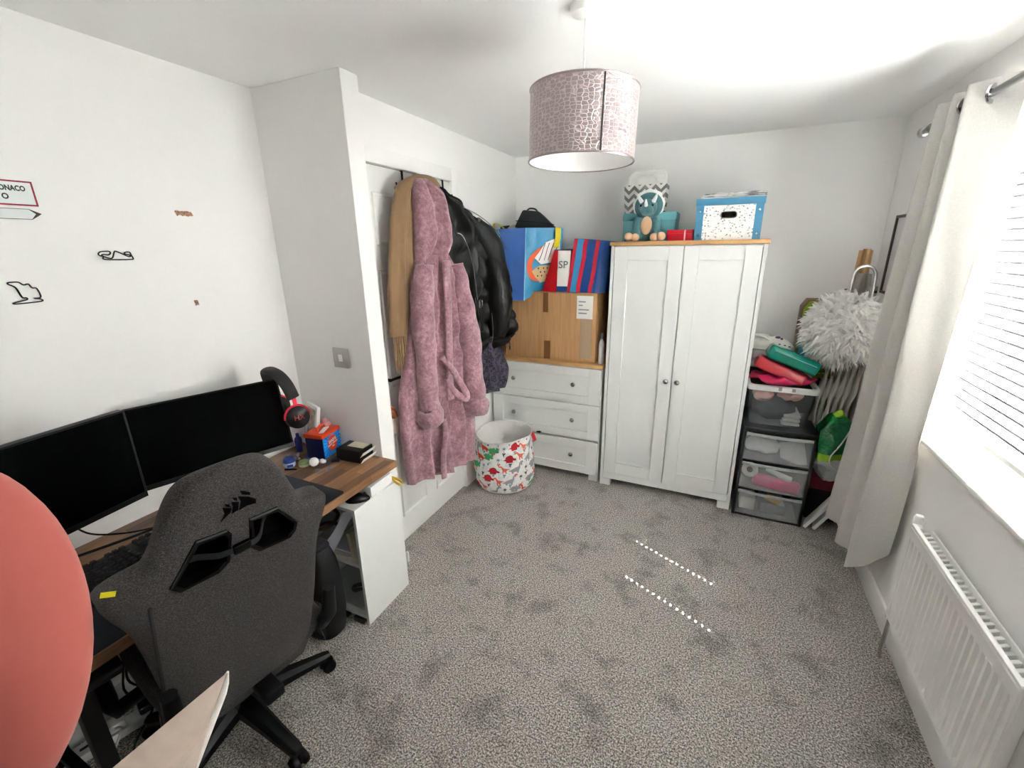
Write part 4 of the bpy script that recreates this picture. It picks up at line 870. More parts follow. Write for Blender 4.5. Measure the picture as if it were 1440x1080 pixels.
def ribbon(pts, w, th=.012):
    P = smooth_path(pts, 7); rings = []
    for i, p in enumerate(P):
        d = (P[min(i + 1, len(P) - 1)] - P[max(i - 1, 0)]).normalized(); a = d.cross(Vector((1, 0, 0))).normalized(); q = a.cross(d)
        rings.append([p + a * w * math.cos(t) + q * th * math.sin(t) for t in [2 * PI * k / 12 for k in range(12)]])
    return B().loft(rings)
part('belt', ribbon([PB(2.055, 1.15, .08), PB(2.09, 1.08, .105), PB(2.15, .97, .11), PB(2.185, .90, .11), PB(2.165, .885, .11), PB(2.10, .95, .10), PB(2.07, 1.03, .09)], .02), 'plush_pink', robe, 80)
part('belt', ribbon([PB(2.03, .80, .09), PB(2.04, .70, .09), PB(2.02, .58, .085), PB(2.015, .43, .085)], .022), 'plush_pink', robe, 80)
part('collar', ribbon([PB(2.10, 1.66, .10), PB(2.11, 1.45, .085), PB(2.10, 1.2, .085), PB(2.09, .9, .085)], .03, .016), 'plush_pink', robe, 80)

pj = lambda y: .52 + .16 * (y - 2.3)
lj = thing('leather_jacket', 'black leather biker jacket with zips beside the pink robe', 'jacket', (.6, 2.45, 1.28))
part('body', drape([(2.035, 2.20, 2.255, .03), (1.98, 2.205, 2.36, .07), (1.90, 2.22, 2.53, .10), (1.80, 2.24, 2.66, .11), (1.70, 2.26, 2.72, .10), (1.60, 2.29, 2.66, .10), (1.45, 2.33, 2.55, .09), (1.30, 2.38, 2.50, .06)], pj, 50, 44, .05, ((6, .026, .3), (11, .014, 1.0)), seed=7, wr=.03, edge=.55), 'black_leather', lj, 60)
part('sleeve', sleeve([(.60, 2.50, 1.86), (.65, 2.585, 1.72), (.665, 2.62, 1.55), (.655, 2.60, 1.40)], [.06, .085, .085, .07, .06]), 'black_leather', lj, 70)
def PJ(y, z, o): return (pj(y) + o, y, z)
part('zip', B().tube(smooth_path([PJ(2.262, 1.80, .115), PJ(2.29, 1.78, .13), PJ(2.335, 1.68, .14), PJ(2.37, 1.55, .135), PJ(2.40, 1.43, .125)], 6), .003, 6), 'chrome', lj)
part('zip', B().tube(smooth_path([PJ(2.30, 1.955, .08), PJ(2.45, 1.90, .115), PJ(2.58, 1.82, .14), PJ(2.68, 1.72, .14)], 6), .0025, 6), 'chrome', lj)
part('zip', B().tube(smooth_path([PJ(2.40, 1.44, .11), PJ(2.43, 1.34, .095), PJ(2.445, 1.29, .08)], 5), .003, 6), 'chrome', lj)
b = B(); bc = PJ(2.425, 1.40, .13)
for a in ((-.02, -.014, -.026, .026), (.014, .02, -.026, .026), (-.02, .02, -.026, -.020), (-.02, .02, .020, .026)): b.box(-.003, .003, a[0], a[1], a[2], a[3], .001, 1, T(*bc))
part('buckle', b, 'chrome', lj)
part('belt_strap', B().box(-.004, .004, -.014, .014, -.11, .07, .002, 1, T(pj(2.44) + .122, 2.43, 1.34) @ RX(.08)), 'black_leather', lj)

pj2 = lambda y: .55 + .18 * (y - 2.4)
pc = thing('puffer_coat', 'black quilted puffer coat hanging rightmost on the door', 'coat', (.62, 2.7, 1.1))
part('body', drape([(1.86, 2.44, 2.52, .04), (1.78, 2.42, 2.64, .08), (1.62, 2.42, 2.77, .11), (1.46, 2.43, 2.82, .12), (1.31, 2.44, 2.87, .12), (1.17, 2.45, 2.92, .10), (1.08, 2.47, 2.80, .06)], pj2, 64, 48, .08, ((4, .014, .2), (9, .006, .9)), quilt=.03, nq=7, seed=9, wr=.03, edge=.5), 'puffer_nylon', pc, 70)
part('sleeve', sleeve([(.60, 2.56, 1.74), (.68, 2.60, 1.56), (.70, 2.60, 1.36), (.69, 2.58, 1.18)], [.06, .08, .085, .08, .06]), 'puffer_nylon', pc, 70)
part('zip', B().tube(smooth_path([PJ(2.50, 1.34, .15), PJ(2.515, 1.22, .145), PJ(2.52, 1.14, .13)], 5), .003, 6), 'chrome', pc)
part('drawcord', B().cyl((.665, 2.83, 1.14), (.665, 2.83, 1.05), .003, seg=6).cyl((.665, 2.83, 1.06), (.665, 2.83, 1.035), .006, seg=8), 'black_matte', pc)
lc = solo('leopard_coat', drape([(1.25, 2.48, 2.70, .05), (1.12, 2.46, 2.74, .06), (.98, 2.46, 2.80, .07), (.86, 2.47, 2.84, .07), (.79, 2.48, 2.80, .06)], pj2, 30, 40, .08, ((5, .014, .3), (9, .008, 1.4)), seed=12, wr=.012), 'leopard', 'dark leopard print coat hem below the puffer coat', 'coat', (.62, 2.66, .78), smooth=70)
# macrame rainbow on the door handle
rb = thing('macrame_rainbow', 'terracotta rope rainbow with white tassel on the door', 'decoration', (.42, 1.835, .75))
mat('rope_terra', 'b8693f', .9); mat('rope_peach', 'd79b73', .9); mat('rope_cream', 'e3d9c9', .9)
for r_, m_ in ((.075, 'rope_terra'), (.057, 'rope_peach'), (.039, 'rope_terra')): part('arch', B().tube([(.415, 1.825 + r_ * .72 * math.cos(PI * k / 16), .83 + r_ * math.sin(PI * k / 16)) for k in range(17)], .0085, 10), m_, rb)
part('tassel', B().box(.405, .425, 1.765, 1.89, .745, .835, .006, 2).crumple(.003, 60), 'rope_cream', rb)

# ------------------------------------------------------------------ laundry bag with dinosaurs
lbx, lby = .625, 2.785
lb = thing('laundry_bag', 'white round laundry bag printed with colourful dinosaurs', 'laundry bag', (lbx, lby, 0))
LP = [(.15, .003), (.19, .01), (.213, .04), (.226, .12), (.226, .22), (.217, .32), (.207, .40), (.206, .425)]
def lbr(z):
    for (r0, z0), (r1, z1) in zip(LP, LP[1:]):
        if z0 <= z <= z1: return lerp(r0, r1, (z - z0) / (z1 - z0))
    return LP[-1][0]
def lbw(a, z):  # soft sag of the rim and wrinkles
    return (.006 * math.sin(3 * a + z * 14) + .004 * math.sin(7 * a - z * 25)) * min(1, z * 6), (-.02 * (math.cos(a + 2.2) > 0) * math.cos(a + 2.2) * (z / .42) ** 3)
def lring(r, z, n=72):
    out = []
    for k in range(n):
        a = 2 * PI * k / n; dr, dzz = lbw(a, z); out.append((lbx + (r + dr) * math.cos(a), lby + (r + dr) * math.sin(a), z + dzz))
    return out
pr = rows_interp(LP, 24)
part('body', B().loft([lring(r, z) for r, z in pr] + [lring(LP[-1][0] - .004, LP[-1][1])], False).prism([(lbx + .15 * math.cos(2 * PI * k / 40), lby + .15 * math.sin(2 * PI * k / 40)) for k in range(40)], .003, T(0, 0, .001)), 'bag_canvas', lb, 70)
mat('lining_white', 'edebe7', .9, bump=.5, bscale=14, bdist=.02)
part('lining', B().loft([lring(r - .006, z) for r, z in pr[4:]], False).prism([(lbx + .2 * math.cos(2 * PI * k / 40), lby + .2 * math.sin(2 * PI * k / 40)) for k in range(40)], .003, T(0, 0, .03)), 'lining_white', lb, 70)
part('rim_piping', B().tube(lring(LP[-1][0] - .002, LP[-1][1] + .001), .004, 8, True), 'bag_canvas', lb)
mat('ribbon_red', 'b3202c', .6)
hx, hy = lbx + .205 * math.cos(.35), lby + .205 * math.sin(.35)
part('handle', B().solid_sheet([[(hx + t * .03 + q * .004, hy + q * .018, .42 + .01 * math.sin(PI * t) - .065 * t) for q in (-1, 0, 1)] for t in [k / 8 for k in range(9)]], .003), 'ribbon_red', lb, 60)
DINO = {
 'sauropod': [(-1, -.35), (-.6, -.45), (-.5, -.75), (-.35, -.75), (-.3, -.5), (.1, -.5), (.15, -.75), (.3, -.75), (.35, -.4), (.5, -.1), (.55, .35), (.75, .55), (.98, .52), (.95, .72), (.65, .8), (.4, .55), (.3, .15), (0, .1), (-.35, -.05), (-.7, -.25)],
 'stego': [(-1, -.25), (-.55, -.35), (-.5, -.65), (-.35, -.65), (-.3, -.4), (.2, -.4), (.25, -.65), (.4, -.65), (.45, -.35), (.8, -.4), (1, -.25), (.85, -.1), (.55, 0), (.4, .35), (.25, .1), (.1, .5), (-.05, .15), (-.25, .4), (-.35, .05), (-.55, .2), (-.6, -.1)],
 'trike': [(-1, -.1), (-.7, -.25), (-.65, -.65), (-.45, -.65), (-.4, -.35), (.05, -.35), (.1, -.65), (.3, -.65), (.35, -.3), (.7, -.35), (1, -.15), (.8, 0), (.95, .3), (.65, .1), (.55, .5), (.4, .15), (.15, .5), (-.1, .3), (-.5, .3), (-.75, .1)],
 'palm': [(-.08, -.9), (.1, -.9), (.06, -.1), (.5, -.25), (.25, .1), (.7, .3), (.2, .3), (.25, .75), (0, .4), (-.35, .75), (-.25, .3), (-.75, .25), (-.3, .05), (-.5, -.3), (-.02, -.1)],
 'raptor': [(-1, .1), (-.5, -.05), (-.3, -.3), (-.4, -.7), (-.2, -.7), (-.1, -.4), (.1, -.35), (.15, -.7), (.35, -.7), (.3, -.25), (.45, .1), (.6, .35), (.95, .3), (.9, .55), (.55, .65), (.3, .4), (.05, .2), (-.4, .15)]}
for n_, c_ in (('dino_red', 'c3232e'), ('dino_orange', 'e0562a'), ('dino_green', '54b377'), ('dino_grey', 'a3a1a8'), ('dino_blue', '7f9db4'), ('dino_coral', 'e8735c'), ('dino_ink', '4d5560')): mat(n_, c_, .85)
def decal(kind, a0, z0, size, m, flip=1):
    P = DINO[kind]; tb = bmesh.new(); vs = [tb.verts.new((x * flip * size, y * size, 0)) for x, y in P]; f = tb.faces.new(vs); bmesh.ops.triangulate(tb, faces=[f])
    bmesh.ops.subdivide_edges(tb, edges=list(tb.edges), cuts=1)
    for v in tb.verts:
        z = z0 + v.co.y; z = max(.012, min(.42, z)); a = a0 + v.co.x / .225; dr, dzz = lbw(a, z); r = lbr(z) + dr + .0022; v.co = Vector((lbx + r * math.cos(a), lby + r * math.sin(a), z + dzz))
    d = B(); d._merge(tb); return part('dinosaur_print' if kind != 'palm' else 'palm_print', d, m, lb, 60)
seq = [('sauropod', 'dino_orange'), ('stego', 'dino_red'), ('palm', 'dino_ink'), ('trike', 'dino_green'), ('raptor', 'dino_coral'), ('trike', 'dino_grey'), ('palm', 'dino_blue'), ('sauropod', 'dino_grey')]
i_ = 0
for r_, z in enumerate((.055, .14, .225, .31, .385)):
    for k in range(12):
        a = math.radians(170 + k * 21 + (10 if r_ % 2 else 0)); kd, m_ = seq[(i_ * 3 + r_) % 8]; i_ += 1
        decal(kd, a, z + .012 * math.sin(k * 2.1), {'palm': .026, 'sauropod': .058, 'stego': .05, 'trike': .05, 'raptor': .043}[kd], m_, 1 if (k + r_) % 2 else -1)
        decal(('palm', 'raptor', 'palm')[k % 3], a + .19, z + .036, .019, ('dino_ink', 'dino_grey', 'dino_blue', 'dino_coral')[(k + r_) % 4], 1)
# ------------------------------------------------------------------ on the chest: carton, bags, case, bottle
CHT = ch + .001
mat('tape_brown', '96683c', .35, alpha=.75); mat('tape_clear', 'd9c2a4', .2, alpha=.4); mat('paper_label', 'eceae5', .6)
cbx = thing('cardboard_box', 'large brown cardboard box on the chest of drawers', 'box', (.855, 3.32, CHT))
b = B().box(.502, 1.205, 3.102, 3.56, CHT, 1.410, .004, 2); part('carton', b, 'cardboard', cbx)
part('top_flap', B().box(.504, 1.203, 3.104, 3.325, 1.410, 1.4135), 'cardboard', cbx)
part('top_flap', B().box(.504, 1.203, 3.335, 3.558, 1.410, 1.4135), 'cardboard', cbx)
for x0, x1, z0, z1 in ((.808, .848, 1.27, 1.409), (.818, .866, .925, 1.06)): part('tape', B().box(x0, x1, 3.1008, 3.1016, z0, z1), 'tape_brown', cbx)
part('tape', B().box(1.09, 1.175, 3.1008, 3.1016, .95, 1.26), 'tape_clear', cbx)
part('address_label', B().box(1.062, 1.178, 3.0998, 3.1012, 1.235, 1.395), 'paper_label', cbx)
mat('label_ink', '8b8a88', .7); bl = B()
for k, (w_, z) in enumerate(((.05, 1.35), (.03, 1.325), (.075, 1.295), (.06, 1.27))): bl.box(1.075, 1.075 + w_, 3.0992, 3.0999, z, z + .008)
part('label_print', bl, 'label_ink', cbx)
BT = 1.415
def bagloft(bot, top, z0, z1, n=10, sag=.01, seed=0, close=True):
    """bag with polygon footprint; corners kept, faces softly wrinkled"""
    def dens(P, k=6):
        out = []
        for i in range(len(P)):
            a, c = Vector(P[i]), Vector(P[(i + 1) % len(P)])
            for q in range(k): out.append(a.lerp(c, q / k))
        return out
    A, C = dens(bot), dens(top); rings = []
    for j in range(n):
        t = j / (n - 1); ring = []
        for i, (p, q) in enumerate(zip(A, C)):
            v = p.lerp(q, t); w = sag * noise.noise(Vector((v.x * 9 + seed, v.y * 9, t * 4 + seed))) * (i % 6 != 0); zz = z0(v.x, v.y, t) if callable(z0) else lerp(z0, z1, t)
            ring.append((v.x + w, v.y - abs(w), zz))
        rings.append(ring)
    return rings
def ztop(z0, z1): return lambda x, y, t: lerp(z0, z1, t)
bb = thing('shopping_bag', 'big blue shopping bag with yellow handles on the cardboard box', 'bag', (.66, 3.25, BT))
botp = [(.57, 3.055), (.680, 3.050), (.86, 3.26), (.80, 3.42), (.52, 3.42), (.45, 3.22)]
topp = [(.487, 3.045), (.705, 3.035), (.915, 3.21), (.84, 3.44), (.50, 3.46), (.372, 3.22)]
def zb(x, y, t): e = max(0, min(1, (3.115 - y) / .05)); return lerp(BT - .062 * e * (1 - t), 1.85, t)
rg = bagloft(botp, topp, zb, 0, 12, .02, 3)
for nm, sl_, m_ in (('gusset', (0, 6), 'bag_violet'), ('side_panel', (6, 12), 'bag_cyan'), ('back_panel', (12, 30), 'bag_cyan'), ('side_panel', (30, 36), 'bag_cyan')):
    rows = [[r[i % 36] for i in range(sl_[0], sl_[1] + 1)] for r in rg]; part(nm, B().solid_sheet(rows, .002), m_, bb, 60)
part('base', B().prism([(p[0], p[1]) for p in [(.60, 3.125), (.72, 3.125), (.85, 3.26), (.80, 3.41), (.53, 3.41), (.46, 3.23)]], .002, T(0, 0, BT)), 'bag_cyan', bb)
mat('piping_pale', 'a9d6ea', .4); mat('handle_yellow', 'e6cf1d', .5); mat('print_orange', 'e8622a', .45)
for k in (0, 6): part('piping', B().tube([r[k] for r in rg], .004, 6), 'piping_pale', bb)
# print on the right-hand face (between corners 6 and 12)
def onface(s_, t, o=.006):
    j = min(int(t * 11), 10); q = t * 11 - j; i = min(int(s_ * 6), 5); p = s_ * 6 - i
    a = Vector(rg[j][6 + i]).lerp(Vector(rg[j][7 + i]), p).lerp(Vector(rg[j + 1][6 + i]).lerp(Vector(rg[j + 1][7 + i]), p), q); return a + Vector((.64, -.77, 0)) * o
def facepoly(nm, P, m_, o):
    tb = bmesh.new(); vs = [tb.verts.new((x, y, 0)) for x, y in P]; f = tb.faces.new(vs); bmesh.ops.triangulate(tb, faces=[f]); bmesh.ops.subdivide_edges(tb, edges=list(tb.edges), cuts=2)
    for v in tb.verts: v.co = onface(max(0, min(1, v.co.x)), max(0, min(1, v.co.y)), o)
    d = B(); d._merge(tb); part(nm, d, m_, bb, 60)
arc_o = [(.62 + .55 * math.cos(a), .43 + .30 * math.sin(a)) for a in [math.radians(100 + k * 13) for k in range(12)]]; arc_i = [(.62 + .38 * math.cos(a), .43 + .22 * math.sin(a)) for a in [math.radians(100 + k * 13) for k in range(12)]]
facepoly('print', arc_o + arc_i[::-1], 'print_orange', .008)
facepoly('print', [(.28, .55), (.55, .78), (.92, .86), (.97, .60), (.75, .46), (.45, .44)], 'print_white', .011)
for k in range(4): facepoly('print', [(.38 + .13 * k, .50), (.40 + .13 * k, .50), (.55 + .12 * k, .77), (.53 + .12 * k, .77)], 'print_dark', .013)
mat('print_beige', 'd3b684', .5)
facepoly('print', [(.22, .36), (.42, .42), (.85, .42), (.92, .30), (.70, .18), (.45, .14), (.30, .24)], 'print_beige', .010)
for k in range(9): x, y = .34 + .09 * (k % 5) + .03 * (k // 5), .24 + .06 * (k % 3); facepoly('print', [(x, y), (x + .035, y + .005), (x + .03, y + .03), (x - .005, y + .028)], 'print_dark', .0125)
part('handle', B().solid_sheet([[onface(.84 + q * .07, 1 - t * .30, .012 + .02 * math.sin(PI * t)) for q in (-1, 0, 1)] for t in [k / 8 for k in range(9)]], .003), 'handle_yellow', bb, 60)
hp = smooth_path([(.385, 3.20, 1.84), (.39, 3.17, 1.885), (.43, 3.15, 1.89), (.47, 3.16, 1.86), (.48, 3.18, 1.83)], 5)
part('handle', B().solid_sheet([[p + Vector((0, q, 0)) for q in (-.015, .015)] for p in hp], .003), 'handle_yellow', bb, 60)
mat('cloth_black', '1a1a1c', .9); mat('cloth_pale', 'd4d3c4', .85); mat('cloth_lime', 'b5c94f', .8)
for nm, c, r_, m_, lab in (('folded_cloth', (.47, 3.22, 1.845), (.05, .06, .035), 'cloth_black', 'crumpled black cloth poking from the blue bag'), ('paper_wrap', (.535, 3.20, 1.85), (.04, .05, .032), 'cloth_pale', 'crumpled pale paper poking from the blue bag'), ('lime_cloth', (.56, 3.30, 1.87), (.035, .04, .03), 'cloth_lime', 'scrap of lime cloth behind the dark case')):
    solo(nm, B().ball(c, r_, 16).crumple(.016, 22, c[0] * 9), m_, lab, 'cloth', (c[0], c[1], c[2] - r_[2]), smooth=60)
mat('case_grey', '2b2e31', .6, bump=.3, bscale=200)
cs_ = thing('toiletry_case', 'dark grey zipped case on top of the blue bag', 'case', (.70, 3.24, 1.83))
cM = T(.70, 3.235, 1.835) @ RZ(.15) @ RY(.12) @ RX(-.1)
part('body', B().prism([(-.145, 0), (.155, 0), (.15, .03), (.02, .125), (-.10, .125), (-.135, .03)], .17, cM @ frame((0, .085, 0), (1, 0, 0), (0, 0, 1), (0, -1, 0)), .012), 'case_grey', cs_, 40)
part('zip', B().tube([cM @ Vector((x, y, z)) for x, y, z in ((-.137, -.088, .045), (0, -.088, .05), (.142, -.088, .045))], .003, 6), 'black_matte', cs_)
part('grab_handle', B().tube(smooth_path([cM @ Vector(p) for p in ((-.08, -.03, .126), (-.06, -.04, .142), (-.02, -.04, .142), (0, -.03, .126))], 5), .006, 8), 'black_matte', cs_)

rb_ = thing('shopping_bag', 'red shopping bag with white lettered panel between blue bags', 'bag', (.88, 3.27, BT))
rg = bagloft([(.79, 3.13), (.905, 3.12), (.985, 3.13), (.985, 3.40), (.88, 3.40)], [(.875, 3.15), (.905, 3.14), (.995, 3.15), (1.00, 3.38), (.92, 3.38)], BT, 1.70, 10, .014, 8)
for nm, a, c, m_ in (('side_panel', 0, 6, 'bag_red'), ('front_panel', 6, 12, 'paper_label'), ('back_panel', 12, 30, 'bag_red')): part(nm, B().solid_sheet([[r[i % 30] for i in range(a, c + 1)] for r in rg], .002), m_, rb_, 60)
part('trim', B().tube([rg[-1][i] for i in range(30)], .004, 6, True), 'print_dark', rb_)
mat('print_grey', '6d7275', .6)
part('lettering', B().text('SP', .07, frame((.947, 3.128, 1.60), (.995, .1, 0), (0, .03, 1), (.1, -.995, .03)),   .0006, .0005), 'print_grey', rb_, 0)
part('base_band', B().solid_sheet([[(lerp(.905, .985, s_) , lerp(3.12, 3.13, s_) - .006, z) for s_ in (0, .5, 1)] for z in (BT + .002, BT + .04)], .002), 'bag_navy', rb_)

sb = thing('shopping_bag', 'blue bag with red vertical stripes beside the wardrobe', 'bag', (1.12, 3.28, BT))
rg = bagloft([(.990, 3.125), (1.185, 3.11), (1.25, 3.14), (1.25, 3.45), (1.0, 3.45)], [(1.035, 3.14), (1.215, 3.15), (1.262, 3.17), (1.262, 3.42), (1.04, 3.42)], lambda x, y, t: lerp(BT, 1.775 - .10 * (x - 1.03) - .0, t), 0, 10, .012, 14)
for nm, a, c, m_ in (('front_panel', 0, 2, 'bag_sky'), ('front_panel', 2, 6, 'bag_navy'), ('gusset', 6, 12, 'bag_navy'), ('back_panel', 12, 30, 'bag_navy')): part(nm, B().solid_sheet([[r[i % 30] for i in range(a, c + 1)] for r in rg], .002), m_, sb, 60)
for k0, w_ in ((0.0, .012), (2.3, .014), (4.9, .014)):
    rows = []
    for r in rg:
        i = int(k0); c = Vector(r[i]).lerp(Vector(r[i + 1]), k0 - i); rows.append([c + Vector((q * w_, -.004, 0)) for q in (-1, 0, 1)])
    part('stripe', B().solid_sheet(rows, .0015), 'bag_stripe', sb, 60)
mat('bottle_white', 'dcdcde', .4)
bo = thing('lotion_bottle', 'slim white lotion bottle squeezed beside the cardboard box', 'bottle', (1.245, 3.12, CHT))
part('bottle', B().lathe([(.002, 0), (.018, 0), (.0195, .005), (.0195, .14), (.016, .16), (.009, .17), (.009, .18), (.002, .18)], 20, (1.245, 3.12, CHT)), 'bottle_white', bo)
part('cap', B().lathe([(.002, .18), (.012, .18), (.012, .215), (.009, .22), (.002, .22)], 16, (1.245, 3.12, CHT)), 'print_grey', bo)

# ------------------------------------------------------------------ on the wardrobe
WT = wh + .001
mat('turquoise_card', '6fb4bd', .5); mat('turquoise_dark', '5f8f97', .5)
tb_ = thing('gift_box', 'plain turquoise box on the wardrobe behind the toy dinosaur', 'box', (1.48, 3.42, WT))
part('body', B().box(1.312, 1.65, 3.30, 3.53, WT, WT + .165, .002, 1), 'turquoise_card', tb_)
part('lid', B().box(1.309, 1.653, 3.297, 3.533, WT + .135, WT + .182, .003, 2), 'turquoise_card', tb_)
mat('caddy_white', 'ecebe6', .45)
cdd = thing('chevron_caddy', 'grey chevron patterned caddy with white loop handle', 'caddy', (1.435, 3.41, WT + .183))
b = B().loft([[(1.31, 3.335, WT + .184), (1.56, 3.335, WT + .184), (1.56, 3.49, WT + .184), (1.31, 3.49, WT + .184)], [(1.30, 3.33, WT + .36), (1.572, 3.33, WT + .36), (1.572, 3.495, WT + .36), (1.30, 3.495, WT + .36)]])
part('body', b, 'chevron', cdd, 20)
def loop(w, h, r, z0, y, th):
    P = [(-w / 2, 0), (-w / 2, h - r)] + [(-w / 2 + r - r * math.cos(a), h - r + r * math.sin(a)) for a in [PI / 2 * k / 6 for k in range(1, 7)]] + [(w / 2 - r + r * math.sin(a), h - r + r * math.cos(a)) for a in [PI / 2 * k / 6 for k in range(7)]] + [(w / 2, 0)]
    return B().tube([(1.436 + x, y, z0 + z) for x, z in P], th, 8)
part('handle', loop(.235, .105, .04, WT + .345, 3.41, .009), 'caddy_white', cdd)
part('inner_handle', loop(.13, .07, .03, WT + .345, 3.385, .007), 'caddy_white', cdd)
part('divider', B().box(1.315, 1.557, 3.405, 3.413, WT + .35, WT + .42, .003), 'caddy_white', cdd)

# triceratops soft toy, facing the room
tr_ = thing('toy_triceratops', 'teal plush triceratops sitting on the wardrobe', 'soft toy', (1.49, 3.18, WT))
m_ = N('plush_teal'); m_.base(m_.mix(m_.noise(60, 3), lin('3f7179'), lin('6c9ca0'))); m_.set(.95, 0, .1, **{'Sheen Weight': .4}); m_.bump(m_.noise(220, 2), .5, .004); MATS['plush_teal'] = m_.m
mat('plush_peach', 'dbb492', .95, bump=.4, bscale=220); mat('plush_white', 'efefec', .9, bump=.3, bscale=220); mat('eye_black', '0d0d0e', .15)
tx, ty = 1.49, 3.17
b = B().ball((tx, ty + .02, WT + .085), (.058, .05, .085), 24).ball((tx, ty + .02, WT + .15), (.042, .04, .05), 20)
b.ball((tx, ty - .005, WT + .205), (.058, .055, .05), 24).ball((tx, ty - .05, WT + .185), (.04, .045, .034), 20)
for s_ in (-1, 1):
    b.tube([(tx + s_ * .05, ty + .0, WT + .14), (tx + s_ * .062, ty - .02, WT + .09), (tx + s_ * .06, ty - .045, WT + .035)], [.028, .026, .024], 14)   # arms
    b.tube([(tx + s_ * .045, ty + .02, WT + .04), (tx + s_ * .085, ty - .03, WT + .032), (tx + s_ * .095, ty - .055, WT + .032)], [.035, .03, .028], 14)  # hind legs
b.tube([(tx, ty + .06, WT + .03), (tx + .02, ty + .09, WT + .025), (tx + .05, ty + .10, WT + .02)], [.03, .02, .01], 12)
part('body', remeshed(b, .006, 4), 'plush_teal', tr_, 80)
part('belly', B().ball((tx, ty - .022, WT + .095), (.036, .02, .055), 20), 'plush_peach', tr_, 80)
for s_ in (-1, 1):
    for (x, y, z, r_) in ((.058, -.062, .024, .026), (.10, -.068, .028, .028)): part('paw', B().ball((tx + s_ * x, ty + y, WT + z), (r_, r_ * .9, r_ * .95), 16), 'plush_peach', tr_, 80)
fr = [(tx + math.sin(a) * .098 * (1 + .04 * math.cos(9 * a)), WT + .215 + math.cos(a) * .098 * (1 + .04 * math.cos(9 * a)) * (1 if math.cos(a) > 0 else .75)) for a in [2 * PI * k / 64 for k in range(64)]]
part('frill_edge', B().prism(fr, .010, frame((0, ty + .028, 0), (1, 0, 0), (0, 0, 1), (0, -1, 0)), .003), 'plush_white', tr_, 60)
part('frill', B().ball((tx, ty + .018, WT + .213), (.087, .018, .082), 28), 'plush_teal', tr_, 80)
for s_ in (-1, 1):
    part('horn', B().tube([(tx + s_ * .036, ty - .035, WT + .235), (tx + s_ * .05, ty - .055, WT + .258), (tx + s_ * .058, ty - .062, WT + .278)], [.013, .01, .003], 12), 'plush_white', tr_, 80)
    part('eye', B().ball((tx + s_ * .036, ty - .062, WT + .212), .006, 12), 'eye_black', tr_, 80)
part('nose_horn', B().tube([(tx, ty - .085, WT + .208), (tx, ty - .10, WT + .225), (tx, ty - .104, WT + .245)], [.011, .009, .003], 12), 'plush_white', tr_, 80)
mat('tin_red', 'b8162a', .3); mat('ribbon_pale', 'e6b9b9', .4)
rt = thing('red_box', 'small red lidded box between the toy and storage box', 'box', (1.70, 3.2, WT))
part('body', B().box(1.622, 1.772, 3.14, 3.27, WT, WT + .05, .003, 2), 'tin_red', rt); part('lid', B().box(1.619, 1.775, 3.137, 3.273, WT + .04, WT + .064, .003, 2), 'tin_red', rt)
part('ribbon', B().box(1.722, 1.730, 3.1355, 3.2745, WT + .001, WT + .0655), 'ribbon_pale', rt)
mat('toy_blue', '2f6f9f', .4); mat('toy_dark', '3a2a3a', .4)
mt = thing('mini_figure', 'tiny blue toy figure beside the plush paw', 'toy', (1.372, 3.12, WT)); part('legs', B().box(1.362, 1.383, 3.115, 3.128, WT, WT + .014, .001), 'toy_blue', mt); part('torso', B().box(1.364, 1.381, 3.115, 3.128, WT + .014, WT + .028, .001).ball((1.3725, 3.1215, WT + .035), .008, 12), 'toy_dark', mt)
# storage box with blue corners, lid and papers
mat('box_blue', '4d90b4', .5); mat('rivet', 'dfe3e5', .25, .8); mat('slot_dark', '1c1a18', .9)
st_ = thing('storage_box', 'patterned storage box with blue corners and lid on the wardrobe', 'box', (1.96, 3.28, WT))
X0, X1, Y0, Y1, ZB = 1.782, 2.135, 3.12, 3.50, WT + .205
slot = B().prism(rrect(.085, .034, .0165, 6), .06, M_front((X0 + X1) / 2, Y0 + .03, WT + .138))
bodyb = booldiff(B().box(X0, X1, Y0, Y0 + .004, WT, ZB), [slot])
bodyb.box(X0, X1, Y1 - .004, Y1, WT, ZB).box(X0, X0 + .004, Y0 + .004, Y1 - .004, WT, ZB).box(X1 - .004, X1, Y0 + .004, Y1 - .004, WT, ZB).box(X0 + .004, X1 - .004, Y0 + .004, Y1 - .004, WT, WT + .004)
part('body', bodyb, 'motif_paper', st_, 20)
for x0, x1 in ((X0 - .001, X0 + .04), (X1 - .04, X1 + .001)):
    c_ = part('corner_strip', B().box(x0, x1, Y0 - .002, Y0 - .0005, WT, ZB), 'box_blue', st_)
    for z in (WT + .03, WT + .16): part('rivet', B().ball(((x0 + x1) / 2, Y0 - .002, z), (.007, .003, .007), 12), 'rivet', c_)
for x in (X0 - .001, X1): part('corner_strip', B().box(x, x + .001, Y0, Y0 + .04, WT, ZB), 'box_blue', st_)
part('slot_rim', B().tube([Vector(((X0 + X1) / 2, Y0 - .001, WT + .138)) + Vector((x, 0, y)) for x, y in rrect(.085, .034, .0165, 6)], .003, 6, True), 'brushed_steel', st_)
lid_ = part('lid', B().box(X0 - .006, X1 + .006, Y0 - .007, Y1 + .006, ZB - .012, ZB + .026, .003, 2), 'box_blue', st_)
part('contents', B().box(X0 + .02, X1 - .02, Y0 + .03, Y1 - .03, WT + .005, WT + .12), 'slot_dark', st_)
